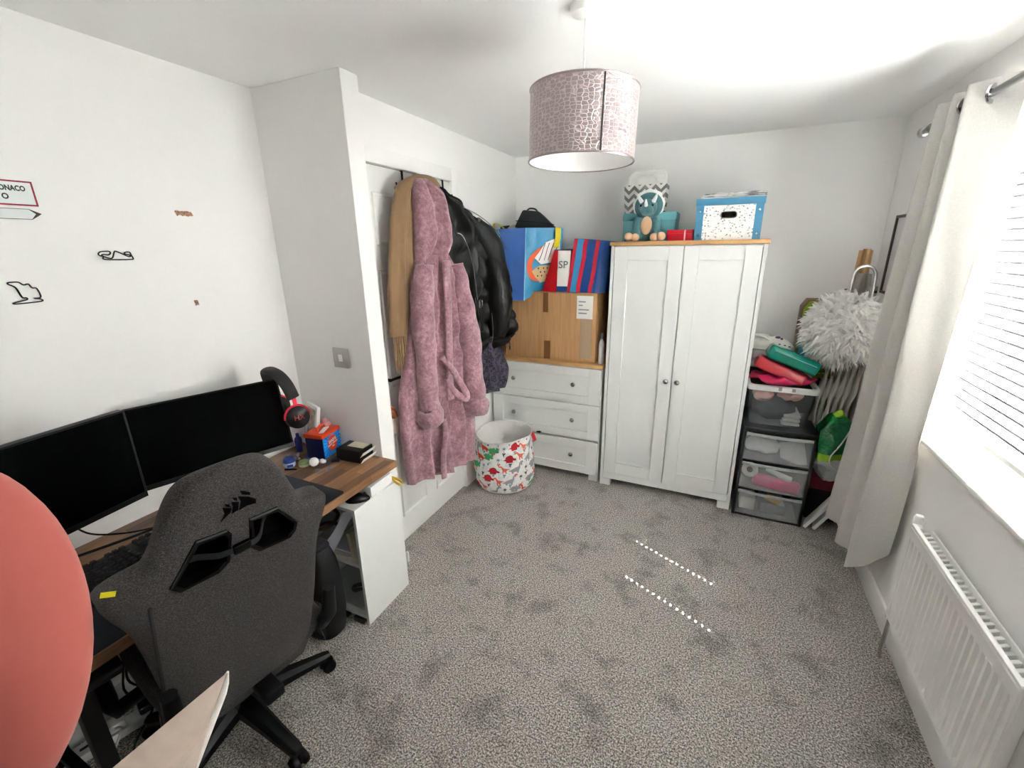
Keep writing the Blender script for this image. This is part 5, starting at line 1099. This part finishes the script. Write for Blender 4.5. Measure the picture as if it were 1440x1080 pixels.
for k, (dx, dy, rz, th, m_) in enumerate(((0, 0, .03, .008, 'paper_label'), (.01, -.012, -.05, .006, 'magazine_print'), (-.006, .004, .08, .005, 'paper_label'), (.014, -.004, .02, .007, 'magazine_print'), (.02, .01, -.08, .004, 'magazine_print'))):
    zz = ZB + .0265 + [0, .0085, .015, .0205, .028][k]
    bq = B().box(-.165, .165, -.13, .13, 0, th, .001, 1, T(1.965 + dx, 3.27 + dy, zz) @ RZ(rz))
    solo('magazine', bq, m_, ['white pad lowest in the paper pile on the storage box', 'printed magazine second lowest on the storage box', 'white sheet in the middle of the storage box pile', 'printed magazine near the top of the storage box pile', 'thin magazine topmost on the storage box pile'][k], 'magazine', (1.965 + dx, 3.27 + dy, zz), 'papers on the storage box')

# ------------------------------------------------------------------ corner by the window: drawer tower and pile
mat('tower_black', '26282b', .4); mat('handle_clear', 'c6c9ca', .3, alpha=.75)
tw = thing('drawer_tower', 'black plastic tower with three clear drawers', 'drawer unit', (2.39, 3.2, 0))
tx0, tx1, tyf, tyb, th_ = 2.196, 2.592, 3.02, 3.42, .63
part('frame', B().box(tx0, tx0 + .018, tyf, tyb, 0, th_ - .01, .004).box(tx1 - .018, tx1, tyf, tyb, 0, th_ - .01, .004).box(tx0, tx1, tyf, tyb, th_ - .03, th_, .006, 3).box(tx0, tx1, tyf + .004, tyb, 0, .016, .003)
     .box(tx0 + .015, tx1 - .015, tyf + .002, tyb, .195, .207, .002).box(tx0 + .015, tx1 - .015, tyf + .002, tyb, .397, .409, .002).box(tx0, tx1, tyb - .008, tyb, 0, th_ - .02), 'tower_black', tw)
for z0, z1 in ((.018, .193), (.209, .395), (.411, .598)):
    dr = B(); x0, x1 = tx0 + .02, tx1 - .02
    row = lambda z: [(lerp(x0, x1, s_), tyf + .004 - .014 * math.sin(PI * s_), z) for s_ in [k / 12 for k in range(13)]]
    dr.solid_sheet([row(z0), row((z0 + z1) / 2), row(z1 - .022)], -.003)
    dr.box(x0, x0 + .003, tyf + .008, tyb - .02, z0, z1 - .03).box(x1 - .003, x1, tyf + .008, tyb - .02, z0, z1 - .03).box(x0, x1, tyf + .008, tyb - .02, z0, z0 + .003)
    d_ = part('drawer', dr, 'frosted_plastic', tw, 40)
    part('handle', B().solid_sheet([[(p[0], p[1] - .006, p[2]) for p in row(z1 - .022)], [(p[0], p[1] - .010, p[2]) for p in row(z1 - .004)]], -.006), 'handle_clear', d_, 40)
mat('white_cloth', 'e4e2de', .9); mat('hot_pink', 'd8407f', .6); mat('cream_roll', 'd9d2c4', .8); mat('card_yellow', 'd9b259', .6); mat('grey_box', '8f8d8b', .6); mat('charcoal_cloth', '2c2f33', .9)
def lump(nm, c, r_, m_, lab, cat, sd, amp=.02, sc=16, grp=None): return solo(nm, B().ball(c, r_, 26).crumple(amp, sc, sd), m_, lab, cat, (c[0], c[1], c[2] - r_[2]), grp, 70)
lump('white_cloth', (2.33, 3.16, .465), (.10, .10, .042), 'white_cloth', 'crumpled white cloth in the top clear drawer', 'cloth', 1)
solo('paper_wad', B().box(-.07, .07, -.1, .1, 0, .006, .001, 1, T(2.50, 3.15, .44) @ RX(.4) @ RY(-.3)), 'paper_label', 'white paper sheets leaning in the top clear drawer', 'paper', (2.50, 3.15, .42))
solo('pink_pouch', B().box(-.13, .13, -.03, .03, 0, .07, .012, 3, T(2.42, 3.07, .215) @ RY(.08)), 'hot_pink', 'hot pink pouch in the middle clear drawer', 'pouch', (2.42, 3.07, .215))
solo('ribbon_roll', B().lathe([(.02, -.02), (.048, -.02), (.048, .02), (.02, .02)], 24, M=T(2.27, 3.085, .31) @ RX(PI / 2 - .5), closed=True), 'cream_roll', 'cream ribbon roll in the middle clear drawer', 'roll', (2.27, 3.085, .27))
solo('spray_tube', B().cyl((2.36, 3.06, .345), (2.50, 3.07, .29), .014, .02), 'white_cloth', 'white tube lying on the pink pouch', 'tube', (2.43, 3.06, .29))
solo('yellow_card', B().box(-.045, .045, -.002, .002, -.02, .03, 0, 1, T(2.42, 3.05, .14) @ RY(.35)), 'card_yellow', 'yellow card slip in the bottom clear drawer', 'card', (2.42, 3.05, .1))
solo('small_carton', B().box(2.24, 2.33, 3.08, 3.2, .022, .11, .004), 'cream_roll', 'narrow pale carton at the left of the bottom drawer', 'carton', (2.285, 3.14, .022))
solo('small_carton', B().box(2.36, 2.50, 3.08, 3.25, .022, .09, .004), 'grey_box', 'wide grey carton under the yellow card slip', 'carton', (2.43, 3.16, .022))
# tub of clothes
tub = thing('storage_tub', 'clear plastic storage tub with pale rim on the tower', 'tub', (2.39, 3.22, th_))
ux0, ux1, uy0, uy1 = 2.205, 2.545, 3.075, 3.42
def rr3(x0, x1, y0, y1, z, r=.03): return [((x0 + x1) / 2 + x, (y0 + y1) / 2 + y, z) for x, y in rrect(x1 - x0, y1 - y0, r)]
U0 = th_ + .001
part('body', B().loft([rr3(ux0 + .02, ux1 - .02, uy0 + .02, uy1 - .02, U0), rr3(ux0, ux1, uy0, uy1, U0 + .235)], False).loft([rr3(ux0 + .024, ux1 - .024, uy0 + .024, uy1 - .024, U0 + .003), rr3(ux0 + .02, ux1 - .02, uy0 + .02, uy1 - .02, U0)]), 'clear_plastic', tub, 40)
part('rim', B().loft([rr3(ux0 - .002, ux1 + .002, uy0 - .002, uy1 + .002, U0 + .23), rr3(ux0 - .018, ux1 + .018, uy0 - .018, uy1 + .018, U0 + .23), rr3(ux0 - .02, ux1 + .02, uy0 - .02, uy1 + .02, U0 + .26), rr3(ux0 - .004, ux1 + .004, uy0 - .004, uy1 + .004, U0 + .264)], False), 'plastic_white', tub, 40)
for x in (2.35, 2.42): part('latch', B().box(x, x + .018, uy0 - .024, uy0 - .019, U0 + .24, U0 + .26, .001), 'grey_box', tub)
mat('cloth_blush', 'd9a79b', .85); mat('cloth_stripe', 'bdb9b4', .9)
lump('dark_garment', (2.36, 3.23, U0 + .085), (.125, .12, .075), 'charcoal_cloth', 'charcoal garment folded inside the clear tub', 'clothes', 4, .02, 14)
lump('blush_garment', (2.28, 3.15, U0 + .18), (.06, .055, .035), 'cloth_blush', 'blush pink cloth at the top left of the tub', 'clothes', 6, .018, 24)
lump('blush_garment', (2.43, 3.17, U0 + .19), (.07, .06, .035), 'cloth_blush', 'salmon cloth at the top right of the tub', 'clothes', 16, .018, 24)
for k in range(3): solo('pale_garment', B().box(2.40 + .004 * k, 2.50, 3.105, 3.3, U0 + .006 + k * .026, U0 + .024 + k * .026, .008, 2), 'cloth_stripe', ('pale folded garment lowest in the tub stack', 'pale folded garment in the middle of the tub stack', 'pale folded garment topmost of the tub stack')[k], 'clothes', (2.45, 3.2, U0 + .006 + k * .026), 'folded pale garments in the tub')
mat('charcoal_bag', '2d3033', .85)
cr_ = thing('storage_crate', 'dark crate standing behind the drawer tower', 'crate', (2.44, 3.5, 0))
part('walls', B().box(2.21, 2.62, 3.43, 3.44, 0, .86, .003).box(2.21, 2.62, 3.565, 3.573, 0, .86, .003).box(2.21, 2.22, 3.44, 3.565, 0, .86, .003).box(2.61, 2.62, 3.44, 3.565, 0, .86, .003), 'tower_black', cr_)
part('lid', B().box(2.205, 2.625, 3.425, 3.573, .86, .875, .004), 'tower_black', cr_)
# cloth, pouches, shoes on the tub
U1 = U0 + .264
mat('cerise', 'b91f50', .4, var=.2, vscale=20); mat('coral_vinyl', 'bb3740', .22, spec=.6); mat('teal_vinyl', '0a8570', .14, spec=.6)
b = B().ball((2.37, 3.20, U1 + .02), (.185, .12, .035), 40).crumple(.032, 15, 3)
for v in b.bm.verts: v.co.z = max(v.co.z, U1 + .001) if uy0 < v.co.y < uy1 and ux0 < v.co.x < ux1 else v.co.z
solo('cerise_cloth', b, 'cerise', 'crumpled cerise pink plastic cloth on the tub rim', 'cloth', (2.37, 3.20, U1), smooth=50)
b = B().box(-.15, .14, -.06, .07, 0, .075, .025, 4, T(2.345, 3.16, U1 + .045) @ RY(.34)).crumple(.016, 20, 2)
po_ = solo('coral_pouch', b, 'coral_vinyl', 'shiny coral red pouch under the teal pouch', 'pouch', (2.345, 3.16, U1 + .045), smooth=60)
b = B().box(-.145, .145, -.055, .065, 0, .08, .022, 4, T(2.395, 3.15, U1 + .115) @ RY(.36)).crumple(.010, 18, 5)
tp_ = thing('teal_pouch', 'shiny translucent teal pouch on top of the coral pouch', 'pouch', (2.395, 3.15, U1 + .115)); part('body', b, 'teal_vinyl', tp_, 60)
part('zip', B().tube([T(2.395, 3.15, U1 + .115) @ RY(.36) @ Vector((x, -.056, .06)) for x in (-.12, 0, .12)], .003, 6), 'turquoise_card', tp_)
for k in range(3): solo('folded_towel', B().box(2.195, 2.42 - .01 * k, 3.30, 3.50, .876 + k * .062, .935 + k * .062, .022, 4).crumple(.006, 14, k), ('charcoal_cloth', 'cloth_stripe', 'cloth_stripe')[k], ('dark folded towel lowest behind the pouches', 'pale folded towel behind the coral pouch', 'pale folded towel directly under the white clog')[k], 'towel', (2.31, 3.40, .876 + k * .062), 'towels behind the pouches', 60)
mat('clog_white', 'eae8e0', .55)
cl = thing('clog', 'white foam clog with vent holes and purple charm', 'shoe', (2.31, 3.34, 1.066))
kM = T(2.305, 3.345, 1.064) @ RZ(-.12)
rings = []
for x, w_, zt, zb_ in ((-.118, .022, .05, .02), (-.105, .034, .062, .004), (-.06, .038, .058, 0), (-.02, .04, .075, 0), (.02, .045, .088, 0), (.06, .048, .075, 0), (.095, .042, .055, .002), (.118, .026, .036, .01), (.126, .01, .026, .016)):
    rings.append([(x, w_ * math.copysign(abs(math.cos(a)) ** .7, math.cos(a)), lerp(zb_, zt, .5 + .5 * math.sin(a))) for a in [2 * PI * k / 24 for k in range(24)]])
part('upper', B().loft(rings, M=kM), 'clog_white', cl, 70)
part('sole', B().prism([(-.12, -.03), (-.06, -.04), (.0, -.042), (.06, -.05), (.11, -.04), (.13, 0), (.11, .04), (.06, .05), (0, .042), (-.06, .04), (-.12, .03)], .018, kM, .004), 'clog_white', cl, 50)
part('heel_strap', B().tube(smooth_path([kM @ Vector(p) for p in ((.0, -.042, .06), (-.05, -.046, .085), (-.11, -.03, .09), (-.128, 0, .09), (-.11, .03, .09), (-.05, .046, .085), (0, .042, .06))], 5), .007, 8), 'clog_white', cl)
part('strap_button', B().cyl(kM @ Vector((-.005, -.052, .062)), kM @ Vector((-.005, -.038, .062)), .012, seg=16), 'plush_white', cl)
for x, z in ((.045, .045), (.075, .04), (.1, .033)): part('vent_hole', B().ball(kM @ Vector((x, -.047 + (.006 if x > .09 else 0), z)), (.007, .004, .004), 12), 'slot_dark', cl)
mat('charm_purple', '4a2f63', .4); part('charm', B().ball(kM @ Vector((.03, -.026, .084)), (.016, .008, .008), 12).ball(kM @ Vector((.052, -.026, .076)), (.008, .006, .007), 12), 'charm_purple', cl)
# tall toy box behind
mat('carton_green', '8ea226', .5); mat('carton_purple', '39205f', .5); mat('carton_aqua', '5aa9bd', .5); mat('carton_brown', '7a6446', .6); mat('carton_grey', '98a0a0', .5); mat('carton_skin', 'c59a78', .6)
gb = thing('toy_carton', 'tall green purple and aqua printed carton behind feather shade', 'box', (2.57, 3.50, .876))
GX0, GX1, GY, GZ0, GZ1 = 2.455, 2.672, 3.445, .876, 1.378
part('body', B().prism([(GX0, GZ0), (GX1, GZ0), (GX1, GZ1), (GX0 + .03, GZ1), (GX0, GZ1 - .05)], .125, frame((0, GY + .125, 0), (1, 0, 0), (0, 0, 1), (0, -1, 0)), .002), 'carton_brown', gb)
for nm, P, m_ in (('print_panel', [(GX0 + .005, 1.26), (GX0 + .10, 1.30), (GX1, 1.36), (GX1, 1.37), (GX0 + .035, 1.37), (GX0 + .006, 1.32)], 'carton_green'), ('print_panel', [(GX0 + .04, 1.09), (GX1, 1.09), (GX1, 1.30), (GX0 + .07, 1.26)], 'carton_purple'), ('print_panel', [(GX0 + .01, .96), (GX1, .94), (GX1, 1.09), (GX0 + .02, 1.09)], 'carton_aqua'),
                  ('print_panel', [(GX0, .878), (GX1, .878), (GX1, .955), (GX0, .965)], 'carton_green'), ('print_panel', [(GX0 + .001, 1.06), (GX0 + .035, 1.07), (GX0 + .05, 1.24), (GX0 + .006, 1.25)], 'carton_grey')):
    part(nm, B().prism(P, .0012, frame((0, GY - .0002, 0), (1, 0, 0), (0, 0, 1), (0, -1, 0))), m_, gb, 0)
part('print_face', B().prism([(GX0 + .09 + .035 * math.cos(a), 1.19 + .045 * math.sin(a)) for a in [2 * PI * k / 20 for k in range(20)]], .0012, frame((0, GY - .0012, 0), (1, 0, 0), (0, 0, 1), (0, -1, 0))), 'carton_skin', gb, 0)
b = B()
for k in range(7): b.box(GX0 + .06 + k * .022, GX0 + .074 + k * .022, GY - .0018, GY - .0012, .905, .911)
part('print_marks', b, 'print_white', gb, 0)
# feather lamp
fl = thing('feather_lamp', 'chrome floor lamp with shaggy white feather shade', 'lamp', (2.64, 3.26, 0))
part('base', B().lathe([(.002, 0), (.055, 0), (.058, .008), (.05, .02), (.02, .028), (.002, .028)], 32, (2.655, 3.335, 0)), 'chrome', fl)
arch = [(2.655, 3.30, .02), (2.655, 3.30, 1.0), (2.655, 3.30, 1.50)] + [(2.705 - .05 * math.cos(a), 3.30 - .01 * k / 8, 1.535 + .058 * math.sin(a)) for k, a in enumerate([PI * k / 8 for k in range(9)])] + [(2.756, 3.285, 1.47)]
part('pole', B().tube(arch, .009, 12), 'chrome', fl)
part('lamp_holder', B().cyl((2.756, 3.285, 1.48), (2.756, 3.285, 1.40), .02, .022), 'chrome', fl)
FC = Vector((2.635, 3.20, 1.25)); part('shade_core', B().ball(tuple(FC), (.145, .13, .16), 28), 'plush_white', fl)
part('shade_stem', B().tube([(2.756, 3.285, 1.41), (2.71, 3.25, 1.38), (2.66, 3.21, 1.36)], .012, 8), 'chrome', fl)
mat('feather_white', 'f4f2ee', .8, spec=.2)
fe = bmesh.new(); rf = random.Random(3)
for k in range(4200):
    z = rf.uniform(-1, 1); a = rf.uniform(0, 2 * PI); rr_ = math.sqrt(1 - z * z); n = Vector((rr_ * math.cos(a), rr_ * math.sin(a), z))
    p = FC + Vector((n.x * .145, n.y * .13, n.z * .16)); L = rf.uniform(.04, .105); w = rf.uniform(.003, .0095)
    t1 = n.cross(Vector((rf.uniform(-1, 1), rf.uniform(-1, 1), rf.uniform(-1, 1)))).normalized(); dr_ = (n * rf.uniform(.3, .9) + t1 * rf.uniform(.3, .8) + Vector((0, 0, -.35))).normalized(); sd_ = dr_.cross(n).normalized()
    q = []
    for t, ww in ((0, .3), (.35, 1), (.7, .8), (1, .05)):
        c = p + dr_ * L * t + Vector((0, 0, -.25)) * (L * t) ** 2 * 8 + n * .01 * math.sin(PI * t)
        c.x = min(c.x, W - .012); q.append((fe.verts.new(c - sd_ * w * ww), fe.verts.new(c + sd_ * w * ww)))
    for (a0, a1), (b0, b1) in zip(q, q[1:]): fe.faces.new((a0, a1, b1, b0))
fb = B(); fb._merge(fe); part('feathers', fb, 'feather_white', fl, 60, kind='stuff')
# folded play tent
mat('pole_wood', 'c69d70', .6, var=.15, vscale=20); mat('tent_grey', 'b1aca4', .9, bump=.3, bscale=120); mat('rope_grey', '8d8984', .9)
tn = thing('folded_tent', 'folded grey play tent with wooden poles in the corner', 'tent', (2.74, 3.46, 0))
for k, (x, y, dx) in enumerate(((2.712, 3.50, -.008), (2.735, 3.515, 0), (2.757, 3.50, .004), (2.74, 3.475, .0))): part('pole', B().cyl((x + dx * 4, y, .002), (x, y, 1.675 + .008 * (k % 2)), .0125, seg=14), 'pole_wood', tn)
rings = []
for z, r_ in ((.30, .07), (.6, .075), (.9, .08), (1.2, .07), (1.45, .05), (1.54, .036)):
    rings.append([(2.742 + r_ * .8 * math.cos(a) + .008 * math.sin(5 * a + z * 3), 3.47 + r_ * .85 * math.sin(a) + .012 * math.cos(7 * a), z) for a in [2 * PI * k / 40 for k in range(40)]])
part('fabric', B().loft([r for r in rings]), 'tent_grey', tn, 70)
b = B()
for i in range(6): x = 2.60 + .033 * i; b.tube(smooth_path([(x + .04, 3.33, 1.06), (x + .02, 3.30, .92), (x, 3.29, .78), (x - .01, 3.30, .60)], 5), [.016 + .006 * math.sin(k) for k in range(16)], 10)
part('hanging_fold', b, 'tent_grey', tn, 70)
part('rope', B().tube(smooth_path([(2.66, 3.42, 1.45), (2.62, 3.38, 1.43), (2.60, 3.36, 1.38)], 5), .005, 7), 'rope_grey', tn)
# green and white bag, box, canvases
gm = thing('carrier_bag', 'stuffed green and white plastic bag beside the tower', 'bag', (2.70, 3.12, .30))
m_ = N('bag_green_white'); sx = m_.n('SeparateXYZ'); m_.l(m_.tc.outputs['Object'], sx.inputs[0]); hz = m_.math('ADD', sx.outputs['Z'], m_.math('MULTIPLY', m_.noise(5, 2), .10))
m_.base(m_.ramp(hz, [(0.0, lin('d9dcdb')), (.215, lin('86b82f')), (.255, lin('15693a')), (.45, lin('1d7a3f')), (.485, lin('9cc63c')), (.53, lin('dfe2e0'))], True)); m_.set(.22, 0, .5); m_.bump(m_.noise(16, 4), .8, .02); MATS['bag_green_white'] = m_.m
b = B().ball((2.695, 3.13, .53), (.105, .115, .225), 36).crumple(.045, 9, 7).crumple(.02, 24, 2)
for v in b.bm.verts: v.co.x = min(max(v.co.x, 2.597), W - .02)
part('sack', b, 'bag_green_white', gm, 60)
part('drawstring', B().tube(smooth_path([(2.74, 3.03, .70), (2.70, 3.008, .60), (2.66, 3.002, .51), (2.68, 3.004, .45), (2.73, 3.01, .42)], 6), .004, 7), 'plastic_white', gm)
mat('wine_box', '8d2b3c', .5)
pb = thing('keepsake_box', 'dark pink checked box under the green bag', 'box', (2.70, 3.14, 0))
part('body', B().box(2.625, 2.79, 3.155, 3.26, .002, .28, .004), 'slot_dark', pb); part('lid', B().box(2.62, 2.795, 3.15, 3.265, .22, .30, .004), 'wine_box', pb)
for k in range(2): solo('canvas_board', B().box(-.010, .010, -.05, .05, 0, .27, .002, 1, T(2.622 + k * .048, 3.07, .006) @ RZ(-.25) @ RY(.46)), 'paper_label', ('white edged board leaning nearest the drawer tower', 'white edged board leaning nearest the curtain')[k], 'board', (2.622 + k * .048, 3.07, .003), 'boards leaning by the tower')

# ------------------------------------------------------------------ raised bed at the camera's side with the cushions on it
mat('bed_white', 'e4e3df', .5); mat('sheet_white', 'dfddd8', .9)
bd = thing('raised_bed', 'white raised single bed against the near wall', 'bed', (1.0, -.38, 0))
BZ = 1.115
part('mattress', B().box(.02, 2.0, -.92, .185, BZ - .16, BZ, .03, 3), 'sheet_white', bd)
part('side_rail', B().box(.01, 2.02, .165, .195, BZ - .27, BZ - .10, .004), 'bed_white', bd); part('side_rail', B().box(.01, 2.02, -.945, -.92, BZ - .27, BZ - .10, .004), 'bed_white', bd)
part('slats', B().box(.02, 2.0, -.92, .165, BZ - .18, BZ - .162), 'bed_white', bd)
for x, y in ((.005, -.93), (1.96, -.93), (.62, .125), (1.96, .125)): part('post', B().box(x + .012, x + .06, y, y + .055, 0, BZ - .10, .004), 'bed_white', bd)
mat('salmon_fabric', 'b15f57', .85, spec=.15, bump=.15, bscale=40, sheen=.2)
M = frame((1.2605, .1526, 1.3235), (.907, .42, -.014), (-.112, .274, .955), (.406, -.865, .295))
b = B(); t_ = bmesh.new(); bmesh.ops.create_uvsphere(t_, u_segments=48, v_segments=28, radius=1.0)
for v in t_.verts: v.co = Vector((v.co.x * .157, v.co.y * .207, v.co.z * .085))
b._merge(t_, M)
solo('round_cushion', b, 'salmon_fabric', 'salmon pink rounded cushion at the left edge close by', 'cushion', (1.2605, .1526, BZ), smooth=80)
mat('pillow_cream', 'b5a498', .9, var=.14, vscale=14, bump=.6, bscale=14, bdist=.02); mat('piping_white', 'ece8e2', .9, bump=.4, bscale=300)
A_ = Vector((1.593, .26, 1.351)); e1 = Vector((-.51, -.026, -.857)).normalized(); e2 = Vector((-.2, -.966, -.17)).normalized(); e3 = e1.cross(e2)
L1, L2 = .272, .40; rows_f = []; rows_b = []
pil = thing('pillow', 'cream pillow with pale piped edge poking up close by', 'pillow', (1.45, .05, BZ))
def pp(s_, t, sg): 
    e = (max(0, s_ * (1 - s_) * 4) * max(0, t * (1 - t) * 4)) ** .45; pinch = .02 * (math.sin(PI * s_) * abs(t - .5) * 2 + 0)
    wv = .004 * noise.noise(Vector((s_ * 5, t * 5, sg)))
    return A_ + e1 * (s_ * L1) + e2 * (t * L2) + e3 * (sg * ((.004 if sg > 0 else .045) * e + wv * e))
b = B()
for sg in (1, -1): b.sheet([[pp(i / 20, j / 20, sg) for j in range(21)] for i in range(21)])
part('cover', b, 'pillow_cream', pil, 80)
pt = [pp(i / 12, 0, 0) for i in range(13)]
part('piping', B().tube(pt, [.001, .0045] + [.006] * 11, 8), 'piping_white', pil, 80)
